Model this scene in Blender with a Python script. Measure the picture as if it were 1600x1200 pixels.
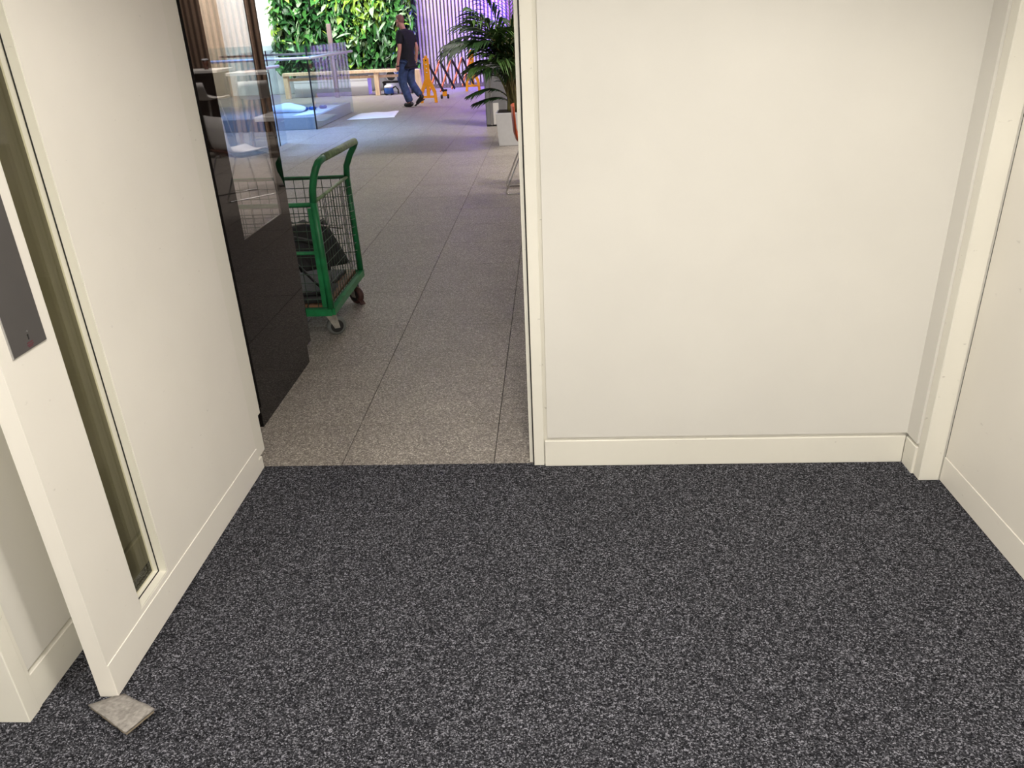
import bpy, bmesh, math, random
from mathutils import Vector, Matrix
random.seed(7)
for o in list(bpy.data.objects):
    bpy.data.objects.remove(o)
SC = bpy.context.scene
COL = SC.collection
PI = math.pi

# ------------------------------------------------------------------ camera
CAM_H = 1.55
F_PX = 1204.0
R_ = Vector((0.99812973, 0.04471168, -0.04168817))
D_ = Vector((-0.01859166, -0.42761863, -0.90376803))
W_ = Vector((-0.05823562, 0.9028528, -0.4259876))
cd = bpy.data.cameras.new('camera')
cd.sensor_width = 36.0
cd.lens = F_PX * 36.0 / 1600.0
cd.clip_start = 0.02
cd.clip_end = 200
cam = bpy.data.objects.new('camera', cd)
COL.objects.link(cam)
U_ = -D_
B_ = -W_
cam.matrix_world = Matrix(((R_.x, U_.x, B_.x, 0), (R_.y, U_.y, B_.y, 0), (R_.z, U_.z, B_.z, CAM_H), (0, 0, 0, 1)))
SC.camera = cam

# ------------------------------------------------------------------ world, exposure, large lights
wd = bpy.data.worlds.new('world')
SC.world = wd
wd.use_nodes = True
wd.node_tree.nodes['Background'].inputs[0].default_value = (0.9, 0.92, 1.0, 1)
wd.node_tree.nodes['Background'].inputs[1].default_value = 0.05
vs = SC.view_settings
vs.view_transform = 'Standard'
vs.look = 'None'
vs.gamma = 1.0
vs.exposure = 0.0
vs.use_curve_mapping = False


def area(name, loc, target, sx, sy, power, color):
    l = bpy.data.lights.new(name, 'AREA')
    l.shape = 'RECTANGLE'
    l.size = sx
    l.size_y = sy
    l.energy = power
    l.color = color
    o = bpy.data.objects.new(name, l)
    COL.objects.link(o)
    o.location = loc
    o.rotation_euler = (Vector(target) - Vector(loc)).to_track_quat('-Z', 'Y').to_euler()
    return o


def spot(name, loc, target, power, color, angle, blend=0.6, radius=0.08):
    l = bpy.data.lights.new(name, 'SPOT')
    l.energy = power
    l.color = color
    l.spot_size = math.radians(angle)
    l.spot_blend = blend
    l.shadow_soft_size = radius
    o = bpy.data.objects.new(name, l)
    COL.objects.link(o)
    o.location = loc
    o.rotation_euler = (Vector(target) - Vector(loc)).to_track_quat('-Z', 'Y').to_euler()
    return o


WARM = (1.0, 0.945, 0.86)
# the lobby's recessed ceiling downlights, the last ones added as fill
for (lx, ly, p, an, bl) in [(0.08, 1.08, 100, 138, 0.4), (0.84, 1.15, 46, 134, 0.6), (-0.20, -0.15, 60, 150, 0.5), (0.60, -1.15, 160, 156, 0.4), (-1.7, -0.2, 120, 150, 0.5)]:
    spot('lobby_downlight_and_fill', (lx, ly, 2.575), (lx, ly, 0), p, WARM, an, bl, 0.07)
# the hall's ceiling lamps
NEUT = (1.0, 0.93, 0.88)
for (lx, ly, p) in [(-1.4, 5.8, 9), (-1.1, 8.8, 46), (-1.6, 12.0, 30), (1.6, 10.0, 40)]:
    area('hall_ceiling_lamp', (lx, ly, 4.3), (lx, ly + 0.0001, 0), 1.0, 1.0, p, NEUT)
spot('planter_fill', (-0.9, 6.2, 4.2), (-0.6, 11.1, 0.5), 750, NEUT, 22, 0.9, 0.15)  # added spot to brighten the planter front, no known fitting
spot('seating_fill', (1.5, 5.4, 4.2), (0.75, 8.0, 0.55), 1100, NEUT, 36, 0.8, 0.15)  # added spot that lifts the chair mirrored in the black glass
area('partition_fill', (2.3, 10.6, 4.2), (2.4, 13.6, 1.6), 1.6, 0.5, 420, NEUT)  # added lamp, aimed to lighten the slats mirrored in the screen
# plant-wall grow lamps, blue wash over the platform, violet wash on the ribbed wall
area('plant_wall_lamp', (-5.6, 18.9, 4.2), (-5.6, 22.0, 1.4), 2.8, 0.4, 360, (1.0, 1.0, 0.95))
area('plant_wall_lamp', (-9.0, 19.4, 4.2), (-8.6, 22.2, 1.4), 2.0, 0.4, 160, (0.94, 0.98, 1.0))
spot('blue_landing_lamp', (-4.9, 12.6, 4.2), (-4.7, 13.0, 0), 2100, (0.22, 0.44, 1.0), 80, 0.9, 0.4)
area('violet_wall_lamp', (-1.15, 21.45, 3.0), (-1.2, 22.0, 2.3), 0.8, 0.15, 400, (0.15, 0.05, 1.0))
area('pink_wall_lamp', (-3.1, 19.9, 4.2), (-3.2, 22.0, 1.2), 0.7, 0.3, 45, (1.0, 0.82, 0.80))
spot('violet_floor_lamp', (-1.3, 17.6, 4.25), (-1.3, 17.4, 0), 430, (0.60, 0.30, 1.0), 84, 1.0, 0.4)

# ------------------------------------------------------------------ materials
MATS = {}


def nodes_of(name):
    m = bpy.data.materials.new(name)
    m.use_nodes = True
    return m, m.node_tree.nodes, m.node_tree.links


def mat(name, col, rough=0.5, metal=0.0, var=0.0, vscale=20.0, bump=0.0, bscale=200.0, rnd=0.0, coat=0.0, spec=0.5):
    """principled paint with a little procedural mottling, relief and per-object variation"""
    if name in MATS:
        return MATS[name]
    m, N, L = nodes_of(name)
    b = N['Principled BSDF']
    b.inputs['Roughness'].default_value = rough
    b.inputs['Metallic'].default_value = metal
    b.inputs['Coat Weight'].default_value = coat
    b.inputs['Specular IOR Level'].default_value = spec
    tc = N.new('ShaderNodeTexCoord')
    nz = N.new('ShaderNodeTexNoise')
    nz.inputs['Scale'].default_value = vscale
    nz.inputs['Detail'].default_value = 5
    L.new(tc.outputs['Object'], nz.inputs['Vector'])
    cr = N.new('ShaderNodeValToRGB')
    lo = [max(0, c * (1 - var)) for c in col]
    hi = [min(1, c * (1 + var)) for c in col]
    cr.color_ramp.elements[0].position = 0.3
    cr.color_ramp.elements[1].position = 0.7
    cr.color_ramp.elements[0].color = (*lo, 1)
    cr.color_ramp.elements[1].color = (*hi, 1)
    L.new(nz.outputs['Fac'], cr.inputs['Fac'])
    last = cr.outputs['Color']
    if rnd:
        oi = N.new('ShaderNodeObjectInfo')
        mr = N.new('ShaderNodeMapRange')
        mr.inputs['To Min'].default_value = 1 - rnd
        mr.inputs['To Max'].default_value = 1 + rnd
        L.new(oi.outputs['Random'], mr.inputs['Value'])
        hs = N.new('ShaderNodeHueSaturation')
        L.new(mr.outputs['Result'], hs.inputs['Value'])
        L.new(last, hs.inputs['Color'])
        last = hs.outputs['Color']
    L.new(last, b.inputs['Base Color'])
    if bump:
        n2 = N.new('ShaderNodeTexNoise')
        n2.inputs['Scale'].default_value = bscale
        n2.inputs['Detail'].default_value = 3
        L.new(tc.outputs['Object'], n2.inputs['Vector'])
        bp = N.new('ShaderNodeBump')
        bp.inputs['Strength'].default_value = bump
        bp.inputs['Distance'].default_value = 0.002
        L.new(n2.outputs['Fac'], bp.inputs['Height'])
        L.new(bp.outputs['Normal'], b.inputs['Normal'])
    MATS[name] = m
    return m


def glass(name, tint, f0=0.04):
    """thin pane: clear with a tint, mirror-like towards grazing angles"""
    m, N, L = nodes_of(name)
    N.remove(N['Principled BSDF'])
    out = N['Material Output']
    tr = N.new('ShaderNodeBsdfTransparent')
    tr.inputs[0].default_value = (*tint, 1)
    gl = N.new('ShaderNodeBsdfGlossy')
    gl.inputs['Roughness'].default_value = 0.0
    lw = N.new('ShaderNodeLayerWeight')
    pw = N.new('ShaderNodeMath')
    pw.operation = 'POWER'
    pw.inputs[1].default_value = 5
    L.new(lw.outputs['Facing'], pw.inputs[0])
    lw.inputs['Blend'].default_value = 0.5
    ma = N.new('ShaderNodeMath')
    ma.operation = 'MULTIPLY_ADD'
    ma.inputs[1].default_value = 1 - f0
    ma.inputs[2].default_value = f0
    L.new(pw.outputs[0], ma.inputs[0])
    mx = N.new('ShaderNodeMixShader')
    L.new(ma.outputs[0], mx.inputs[0])
    L.new(tr.outputs[0], mx.inputs[1])
    L.new(gl.outputs[0], mx.inputs[2])
    L.new(mx.outputs[0], out.inputs['Surface'])
    MATS[name] = m
    return m


def carpet_mat():
    m, N, L = nodes_of('carpet_pile')
    b = N['Principled BSDF']
    b.inputs['Roughness'].default_value = 0.95
    b.inputs['Specular IOR Level'].default_value = 0.1
    tc = N.new('ShaderNodeTexCoord')
    # loops: short cells stretched across the room
    mp = N.new('ShaderNodeMapping')
    mp.inputs['Scale'].default_value = (0.95, 1.05, 1)
    L.new(tc.outputs['Object'], mp.inputs['Vector'])
    dn = N.new('ShaderNodeTexNoise')
    dn.inputs['Scale'].default_value = 90
    L.new(mp.outputs['Vector'], dn.inputs['Vector'])
    ad = N.new('ShaderNodeVectorMath')
    ad.operation = 'MULTIPLY_ADD'
    ad.inputs[1].default_value = (0.006, 0.006, 0)
    L.new(dn.outputs['Color'], ad.inputs[0])
    L.new(mp.outputs['Vector'], ad.inputs[2])
    vo = N.new('ShaderNodeTexVoronoi')
    vo.inputs['Scale'].default_value = 330
    L.new(ad.outputs['Vector'], vo.inputs['Vector'])
    sp = N.new('ShaderNodeSeparateColor')
    L.new(vo.outputs['Color'], sp.inputs[0])
    cr = N.new('ShaderNodeValToRGB')
    e = cr.color_ramp.elements
    e[0].position = 0.0
    e[0].color = (0.006, 0.006, 0.008, 1)
    e[1].position = 1.0
    e[1].color = (0.295, 0.296, 0.340, 1)
    x = e.new(0.45)
    x.color = (0.030, 0.030, 0.036, 1)
    x = e.new(0.75)
    x.color = (0.083, 0.084, 0.098, 1)
    L.new(sp.outputs[0], cr.inputs['Fac'])
    # broken rows of the weave
    mp2 = N.new('ShaderNodeMapping')
    mp2.inputs['Scale'].default_value = (45, 105, 1)
    L.new(tc.outputs['Object'], mp2.inputs['Vector'])
    n2 = N.new('ShaderNodeTexNoise')
    n2.inputs['Scale'].default_value = 1
    n2.inputs['Detail'].default_value = 2
    L.new(mp2.outputs['Vector'], n2.inputs['Vector'])
    mr = N.new('ShaderNodeMapRange')
    mr.inputs['From Min'].default_value = 0.35
    mr.inputs['From Max'].default_value = 0.62
    mr.inputs['To Min'].default_value = 0.66
    mr.inputs['To Max'].default_value = 1.12
    L.new(n2.outputs['Fac'], mr.inputs['Value'])
    mu = N.new('ShaderNodeMix')
    mu.data_type = 'RGBA'
    mu.blend_type = 'MULTIPLY'
    mu.inputs['Factor'].default_value = 1
    L.new(cr.outputs['Color'], mu.inputs[6])
    L.new(mr.outputs['Result'], mu.inputs[7])
    L.new(mu.outputs[2], b.inputs['Base Color'])
    bp = N.new('ShaderNodeBump')
    bp.inputs['Strength'].default_value = 0.8
    bp.inputs['Distance'].default_value = 0.003
    L.new(sp.outputs[0], bp.inputs['Height'])
    L.new(bp.outputs['Normal'], b.inputs['Normal'])
    return m


def tile_mat(name, grid=False):
    m, N, L = nodes_of(name)
    b = N['Principled BSDF']
    b.inputs['Roughness'].default_value = 0.5
    b.inputs['Specular IOR Level'].default_value = 0.35
    g = N.new('ShaderNodeNewGeometry')
    vo = N.new('ShaderNodeTexVoronoi')
    vo.inputs['Scale'].default_value = 210
    L.new(g.outputs['Position'], vo.inputs['Vector'])
    sp = N.new('ShaderNodeSeparateColor')
    L.new(vo.outputs['Color'], sp.inputs[0])
    cr = N.new('ShaderNodeValToRGB')
    e = cr.color_ramp.elements
    e[0].position = 0
    e[0].color = (0.119, 0.104, 0.091, 1)
    e[1].position = 1
    e[1].color = (0.577, 0.526, 0.463, 1)
    x = e.new(0.55)
    x.color = (0.257, 0.228, 0.198, 1)
    x = e.new(0.85)
    x.color = (0.338, 0.307, 0.269, 1)
    L.new(sp.outputs[0], cr.inputs['Fac'])
    nz = N.new('ShaderNodeTexNoise')
    nz.inputs['Scale'].default_value = 5
    L.new(g.outputs['Position'], nz.inputs['Vector'])
    mr = N.new('ShaderNodeMapRange')
    mr.inputs['To Min'].default_value = 0.86
    mr.inputs['To Max'].default_value = 1.14
    L.new(nz.outputs['Fac'], mr.inputs['Value'])
    hs = N.new('ShaderNodeHueSaturation')
    L.new(mr.outputs['Result'], hs.inputs['Value'])
    L.new(cr.outputs['Color'], hs.inputs['Color'])
    last = hs.outputs['Color']
    if not grid:
        oi = N.new('ShaderNodeObjectInfo')
        m2 = N.new('ShaderNodeMapRange')
        m2.inputs['To Min'].default_value = 0.95
        m2.inputs['To Max'].default_value = 1.05
        L.new(oi.outputs['Random'], m2.inputs['Value'])
        h2 = N.new('ShaderNodeHueSaturation')
        L.new(m2.outputs['Result'], h2.inputs['Value'])
        L.new(last, h2.inputs['Color'])
        last = h2.outputs['Color']
    else:
        mp = N.new('ShaderNodeMapping')
        mp.inputs['Location'].default_value = (0.25, -2.896, 0)
        L.new(g.outputs['Position'], mp.inputs['Vector'])
        bk = N.new('ShaderNodeTexBrick')
        bk.offset = 0
        bk.inputs['Scale'].default_value = 1
        bk.inputs['Brick Width'].default_value = 0.6
        bk.inputs['Row Height'].default_value = 0.6
        bk.inputs['Mortar Size'].default_value = 0.003
        bk.inputs['Color1'].default_value = (0.95, 0.95, 0.95, 1)
        bk.inputs['Color2'].default_value = (1.05, 1.05, 1.05, 1)
        bk.inputs['Mortar'].default_value = (0.3, 0.3, 0.3, 1)
        L.new(mp.outputs['Vector'], bk.inputs['Vector'])
        mu = N.new('ShaderNodeMix')
        mu.data_type = 'RGBA'
        mu.blend_type = 'MULTIPLY'
        mu.inputs['Factor'].default_value = 1
        L.new(last, mu.inputs[6])
        L.new(bk.outputs['Color'], mu.inputs[7])
        last = mu.outputs[2]
    L.new(last, b.inputs['Base Color'])
    return m


def paint_mat(name, col, rough=0.55, scuff=0.0):
    """eggshell paint with faint roller texture and a few small scuffs"""
    m, N, L = nodes_of(name)
    b = N['Principled BSDF']
    b.inputs['Roughness'].default_value = rough
    b.inputs['Specular IOR Level'].default_value = 0.35
    g = N.new('ShaderNodeNewGeometry')
    n1 = N.new('ShaderNodeTexNoise')
    n1.inputs['Scale'].default_value = 3
    n1.inputs['Detail'].default_value = 6
    L.new(g.outputs['Position'], n1.inputs['Vector'])
    mr = N.new('ShaderNodeMapRange')
    mr.inputs['From Min'].default_value = 0.3
    mr.inputs['From Max'].default_value = 0.7
    mr.inputs['To Min'].default_value = 0.975
    mr.inputs['To Max'].default_value = 1.02
    L.new(n1.outputs['Fac'], mr.inputs['Value'])
    hs = N.new('ShaderNodeHueSaturation')
    hs.inputs['Color'].default_value = (*col, 1)
    L.new(mr.outputs['Result'], hs.inputs['Value'])
    last = hs.outputs['Color']
    if scuff:
        mp = N.new('ShaderNodeMapping')
        mp.inputs['Scale'].default_value = (26, 26, 60)
        L.new(g.outputs['Position'], mp.inputs['Vector'])
        n2 = N.new('ShaderNodeTexNoise')
        n2.inputs['Scale'].default_value = 1
        n2.inputs['Detail'].default_value = 4
        L.new(mp.outputs['Vector'], n2.inputs['Vector'])
        r2 = N.new('ShaderNodeMapRange')
        r2.inputs['From Min'].default_value = 0.70
        r2.inputs['From Max'].default_value = 0.76
        r2.inputs['To Max'].default_value = scuff
        L.new(n2.outputs['Fac'], r2.inputs['Value'])
        mx = N.new('ShaderNodeMix')
        mx.data_type = 'RGBA'
        L.new(r2.outputs['Result'], mx.inputs['Factor'])
        L.new(last, mx.inputs[6])
        mx.inputs[7].default_value = (0.20, 0.17, 0.14, 1)
        last = mx.outputs[2]
    L.new(last, b.inputs['Base Color'])
    n3 = N.new('ShaderNodeTexNoise')
    n3.inputs['Scale'].default_value = 260
    L.new(g.outputs['Position'], n3.inputs['Vector'])
    bp = N.new('ShaderNodeBump')
    bp.inputs['Strength'].default_value = 0.05
    bp.inputs['Distance'].default_value = 0.001
    L.new(n3.outputs['Fac'], bp.inputs['Height'])
    L.new(bp.outputs['Normal'], b.inputs['Normal'])
    return m


def wood_mat(name, c1, c2, scale=(3, 3, 40), rough=0.5, rnd=0.12):
    m, N, L = nodes_of(name)
    b = N['Principled BSDF']
    b.inputs['Roughness'].default_value = rough
    tc = N.new('ShaderNodeTexCoord')
    mp = N.new('ShaderNodeMapping')
    mp.inputs['Scale'].default_value = scale
    L.new(tc.outputs['Object'], mp.inputs['Vector'])
    nz = N.new('ShaderNodeTexNoise')
    nz.inputs['Scale'].default_value = 2
    nz.inputs['Detail'].default_value = 6
    L.new(mp.outputs['Vector'], nz.inputs['Vector'])
    cr = N.new('ShaderNodeValToRGB')
    cr.color_ramp.elements[0].position = 0.3
    cr.color_ramp.elements[1].position = 0.7
    cr.color_ramp.elements[0].color = (*c1, 1)
    cr.color_ramp.elements[1].color = (*c2, 1)
    L.new(nz.outputs['Fac'], cr.inputs['Fac'])
    oi = N.new('ShaderNodeObjectInfo')
    mr = N.new('ShaderNodeMapRange')
    mr.inputs['To Min'].default_value = 1 - rnd
    mr.inputs['To Max'].default_value = 1 + rnd
    L.new(oi.outputs['Random'], mr.inputs['Value'])
    hs = N.new('ShaderNodeHueSaturation')
    L.new(mr.outputs['Result'], hs.inputs['Value'])
    L.new(cr.outputs['Color'], hs.inputs['Color'])
    L.new(hs.outputs['Color'], b.inputs['Base Color'])
    return m


WALLP = paint_mat('wall_paint', (0.785, 0.765, 0.715), 0.6)
TRIMP = paint_mat('trim_paint', (0.87, 0.845, 0.76), 0.42, 0.35)
DOORP = paint_mat('door_paint', (0.90, 0.865, 0.795), 0.42, 0.18)
CEILP = paint_mat('ceiling_paint', (0.84, 0.83, 0.80), 0.8)
CARPET = carpet_mat()
TILE = tile_mat('granite_tile')
TILEFAR = tile_mat('granite_tiles_far', True)
GROUT = mat('tile_joint', (0.05, 0.046, 0.042), 0.9)
HALLW = mat('hall_white', (0.86, 0.87, 0.88), 0.6, var=0.03, vscale=2)
HALLTAN = mat('hall_tan', (0.46, 0.36, 0.26), 0.6, var=0.08, vscale=3)
RIB = wood_mat('pale_rib', (0.56, 0.49, 0.47), (0.68, 0.61, 0.59), rnd=0.05)
RIBBACK = mat('rib_backing', (0.30, 0.27, 0.27), 0.8, var=0.1)
BROWN = wood_mat('brown_slat', (0.20, 0.125, 0.085), (0.32, 0.21, 0.145), rnd=0.2)
BROWNBACK = mat('brown_backing', (0.045, 0.03, 0.024), 0.8)
PINE = wood_mat('pine_timber', (0.62, 0.42, 0.26), (0.80, 0.60, 0.42), (14, 3, 3))
PINEV = wood_mat('pine_post', (0.62, 0.42, 0.26), (0.80, 0.60, 0.42), (14, 14, 3))
CLEAR = glass('clear_glass', (0.90, 0.96, 0.98))
TINT = glass('smoked_window_glass', (0.86, 0.85, 0.84), 0.22)
OLIVE = glass('wired_door_glass', (0.82, 0.81, 0.70))
BLACKG = mat('black_backed_glass', (0.004, 0.003, 0.003), 0.02, spec=0.30)
BLACKM = mat('black_matt', (0.012, 0.012, 0.012), 0.6)
DKGREY = mat('dark_grey_plate', (0.085, 0.080, 0.078), 0.42, var=0.06, vscale=8)
STEEL = mat('brushed_steel', (0.55, 0.55, 0.56), 0.3, 1.0)
CHROME = mat('chrome', (0.75, 0.75, 0.75), 0.12, 1.0)
GREEN = mat('green_enamel', (0.012, 0.185, 0.060), 0.38, var=0.25, vscale=18)
GREENW = mat('worn_green_enamel', (0.20, 0.30, 0.15), 0.5, var=0.45, vscale=28)
WIRE = mat('wire_green', (0.05, 0.085, 0.06), 0.45, 0.3, var=0.3, vscale=40)
DECK = wood_mat('deck_plank', (0.09, 0.045, 0.022), (0.23, 0.12, 0.06), (3, 20, 3))
RUBBER = mat('grey_rubber', (0.13, 0.14, 0.13), 0.7, var=0.15)
REDRUB = mat('dark_red_wheel', (0.06, 0.022, 0.018), 0.6, var=0.2)
ZINC = mat('zinc_fork', (0.42, 0.40, 0.36), 0.45, 0.7, var=0.3, vscale=30)
BLACKP = mat('black_plastic', (0.012, 0.013, 0.014), 0.6, var=0.5, vscale=30, bump=0.8, bscale=70)
FELT = mat('grey_felt', (0.31, 0.29, 0.27), 0.95, var=0.30, vscale=75, bump=0.9, bscale=260, spec=0.1)
FELTE = mat('felt_edge', (0.30, 0.25, 0.19), 0.95, var=0.2, spec=0.1)
ORANGE = mat('orange_plastic', (0.90, 0.36, 0.012), 0.4, var=0.06)
ORANGR = mat('orange_red_bar', (0.86, 0.20, 0.08), 0.45)
CHAIRO = mat('chair_orange', (0.52, 0.075, 0.018), 0.4, var=0.05)
CHAIRW = mat('chair_white', (0.78, 0.74, 0.70), 0.35)
CHAIRU = mat('chair_brown', (0.14, 0.05, 0.03), 0.4)
TABLEW = mat('table_white', (0.76, 0.73, 0.69), 0.35)
GREYP = mat('grey_pedestal', (0.22, 0.22, 0.22), 0.4, 0.4)
POT = mat('planter_grey', (0.60, 0.60, 0.59), 0.4, var=0.03)
SOIL = mat('soil', (0.03, 0.02, 0.014), 0.95, var=0.5, vscale=60)
PALM = mat('palm_leaf', (0.020, 0.055, 0.014), 0.42, var=0.5, vscale=9)
PALM2 = mat('palm_leaf_light', (0.055, 0.115, 0.025), 0.42, var=0.4, vscale=9)
PALMST = mat('palm_stem', (0.17, 0.15, 0.05), 0.5, var=0.4, vscale=12)
BINM = mat('bin_metal', (0.27, 0.27, 0.28), 0.32, 0.6, var=0.08)
BINL = mat('bin_label', (0.60, 0.58, 0.54), 0.5)
PAPER = mat('white_sheet', (0.84, 0.87, 0.90), 0.8, var=0.03)
BLUE = mat('blue_plastic', (0.02, 0.08, 0.30), 0.4)
WHITEP = mat('white_plastic', (0.66, 0.66, 0.69), 0.4)
SKIN = mat('skin', (0.52, 0.24, 0.19), 0.55, var=0.08)
HAIR = mat('cropped_hair', (0.22, 0.10, 0.085), 0.8, var=0.2, vscale=60)
SHIRT = mat('black_polo', (0.006, 0.0055, 0.011), 0.85, var=0.2)
JEANS = mat('blue_jeans', (0.035, 0.060, 0.150), 0.85, var=0.45, vscale=14, bump=0.3, bscale=40)
SHOE = mat('black_shoe', (0.012, 0.012, 0.014), 0.55)
SOLE = mat('shoe_sole', (0.02, 0.02, 0.022), 0.7)
LEAFS = [mat('leaf_dark', (0.020, 0.085, 0.022), 0.38, var=0.35, vscale=6),
         mat('leaf_mid', (0.055, 0.20, 0.040), 0.38, var=0.35, vscale=6),
         mat('leaf_lime', (0.26, 0.44, 0.055), 0.40, var=0.30, vscale=6),
         mat('leaf_pale', (0.36, 0.55, 0.30), 0.40, var=0.25, vscale=6)]
POSTBR = mat('mauve_post', (0.30, 0.22, 0.22), 0.5)

# ------------------------------------------------------------------ mesh helpers


class B:
    def __init__(self):
        self.bm = bmesh.new()
        self.mi = 0

    def _done(self, faces):
        for f in faces:
            f.material_index = self.mi
        return faces

    def hexa(self, p, bev=0.0, seg=1):
        """eight corners: bottom ring then top ring"""
        v = [self.bm.verts.new(q) for q in p]
        q = [(3, 2, 1, 0), (4, 5, 6, 7), (0, 1, 5, 4), (1, 2, 6, 5), (2, 3, 7, 6), (3, 0, 4, 7)]
        fs = [self.bm.faces.new([v[i] for i in k]) for k in q]
        self._done(fs)
        if bev:
            es = list({e for f in fs for e in f.edges})
            r = bmesh.ops.bevel(self.bm, geom=es, offset=bev, segments=seg, affect='EDGES', profile=0.5)
            self._done(r['faces'])
        return self

    def box(self, x0, x1, y0, y1, z0, z1, bev=0.0, seg=1):
        return self.hexa([(x0, y0, z0), (x1, y0, z0), (x1, y1, z0), (x0, y1, z0),
                          (x0, y0, z1), (x1, y0, z1), (x1, y1, z1), (x0, y1, z1)], bev, seg)

    def bar(self, a, b, w, h, up=(0, 0, 1)):
        """square bar from a to b"""
        a = Vector(a)
        b = Vector(b)
        d = (b - a).normalized()
        s = d.cross(Vector(up))
        if s.length < 1e-4:
            s = d.cross(Vector((0, 1, 0)))
        s = s.normalized() * w / 2
        t = s.cross(d).normalized() * h / 2
        return self.hexa([a - s - t, a + s - t, b + s - t, b - s - t, a - s + t, a + s + t, b + s + t, b - s + t])

    def tube(self, pts, r, n=8, close=False, cap=True):
        pts = [Vector(p) for p in pts]
        rs = r if isinstance(r, (list, tuple)) else [r] * len(pts)
        rings = []
        prev = None
        for i, p in enumerate(pts):
            if close:
                t = pts[(i + 1) % len(pts)] - pts[i - 1]
            else:
                t = pts[min(i + 1, len(pts) - 1)] - pts[max(i - 1, 0)]
            t.normalize()
            if prev is None:
                u = t.cross(Vector((0, 0, 1)))
                if u.length < 1e-3:
                    u = t.cross(Vector((0, 1, 0)))
            else:
                u = prev - t * prev.dot(t)
            u.normalize()
            prev = u
            w = t.cross(u)
            rings.append([self.bm.verts.new(p + (u * math.cos(2 * PI * k / n) + w * math.sin(2 * PI * k / n)) * rs[i]) for k in range(n)])
        m = len(rings)
        fs = []
        for i in range(m if close else m - 1):
            a, b = rings[i], rings[(i + 1) % m]
            for k in range(n):
                f = self.bm.faces.new((a[k], b[k], b[(k + 1) % n], a[(k + 1) % n]))
                f.smooth = True
                fs.append(f)
        if not close and cap:
            fs.append(self.bm.faces.new(rings[0]))
            fs.append(self.bm.faces.new(rings[-1][::-1]))
        self._done(fs)
        return self

    def lathe(self, prof, n=20, c=(0, 0, 0), axis='z'):
        c = Vector(c)
        rings = []
        for (r, h) in prof:
            ring = []
            for k in range(n):
                a = 2 * PI * k / n
                x, y = r * math.cos(a), r * math.sin(a)
                v = {'z': Vector((x, y, h)), 'y': Vector((x, h, y)), 'x': Vector((h, x, y))}[axis]
                ring.append(self.bm.verts.new(c + v))
            rings.append(ring)
        fs = []
        for a, b in zip(rings, rings[1:]):
            for k in range(n):
                f = self.bm.faces.new((a[k], a[(k + 1) % n], b[(k + 1) % n], b[k]))
                f.smooth = True
                fs.append(f)
        fs.append(self.bm.faces.new(rings[0][::-1]))
        fs.append(self.bm.faces.new(rings[-1]))
        self._done(fs)
        return self

    def prism(self, poly, off):
        """polygon of 3-D points pushed along a vector"""
        off = Vector(off)
        a = [self.bm.verts.new(p) for p in poly]
        b = [self.bm.verts.new(Vector(p) + off) for p in poly]
        fs = [self.bm.faces.new(a), self.bm.faces.new(b[::-1])]
        n = len(a)
        for k in range(n):
            fs.append(self.bm.faces.new((a[k], b[k], b[(k + 1) % n], a[(k + 1) % n])))
        self._done(fs)
        return self

    def sheet(self, grid, thick=0.0):
        """grid[i][j] of points, optionally thickened along its normals"""
        V = [[self.bm.verts.new(p) for p in row] for row in grid]
        fs = []
        for i in range(len(V) - 1):
            for j in range(len(V[0]) - 1):
                f = self.bm.faces.new((V[i][j], V[i + 1][j], V[i + 1][j + 1], V[i][j + 1]))
                f.smooth = True
                fs.append(f)
        self._done(fs)
        if thick:
            bmesh.ops.recalc_face_normals(self.bm, faces=fs)
            bmesh.ops.solidify(self.bm, geom=fs, thickness=thick)
        return self

    def mesh(self, name):
        bmesh.ops.recalc_face_normals(self.bm, faces=self.bm.faces)
        me = bpy.data.meshes.new(name)
        self.bm.to_mesh(me)
        self.bm.free()
        return me


ROOT = {}


def link_mesh(name, me, mats, parent=None):
    o = bpy.data.objects.new(name, me)
    COL.objects.link(o)
    if mats is not None and not me.materials:
        for m in (mats if isinstance(mats, (list, tuple)) else [mats]):
            me.materials.append(m)
    if parent:
        o.parent = parent
    return o


def obj(name, b, mats, parent=None, label=None):
    """one mesh object; coordinates of a child are given in the frame of its top-level thing"""
    o = link_mesh(name, b.mesh(name), mats, parent)
    if parent is not None and parent.parent is not None:
        o.location = -parent.location          # a sub-part of a moved part
    if label:
        o['label'] = label
    return o


def tag(o, label, cat, group=None, kind=None):
    o['label'] = label
    o['category'] = cat
    if group:
        o['group'] = group
    if kind:
        o['kind'] = kind
    return o


def struct(name, b, mats, label, cat):
    return tag(obj(name, b, mats), label, cat, None, 'structure')


def thing(name, label, cat, loc=(0, 0, 0), rotz=0, group=None, kind=None):
    o = bpy.data.objects.new(name, None)
    COL.objects.link(o)
    o.empty_display_size = 0.1
    o.location = loc
    o.rotation_euler = (0, 0, rotz)
    return tag(o, label, cat, group, kind)


def solo(name, b, mats, label, cat, group=None, kind=None):
    """a thing of one mesh, its origin moved to its base"""
    me = b.mesh(name)
    xs = [v.co for v in me.vertices]
    c = Vector(((min(v.x for v in xs) + max(v.x for v in xs)) / 2, (min(v.y for v in xs) + max(v.y for v in xs)) / 2, min(v.z for v in xs)))
    me.transform(Matrix.Translation(-c))
    o = link_mesh(name, me, mats)
    o.location = c
    return tag(o, label, cat, group, kind)


def dup(root, loc, rotz, label=None, group=None):
    r = root.copy()
    COL.objects.link(r)
    r.location = loc
    r.rotation_euler = (0, 0, rotz)
    if label:
        r['label'] = label
    if group:
        r['group'] = group
    for ch in list(root.children):
        c = ch.copy()
        COL.objects.link(c)
        c.parent = r
        for gch in list(ch.children):
            d = gch.copy()
            COL.objects.link(d)
            d.parent = c
    return r


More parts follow.
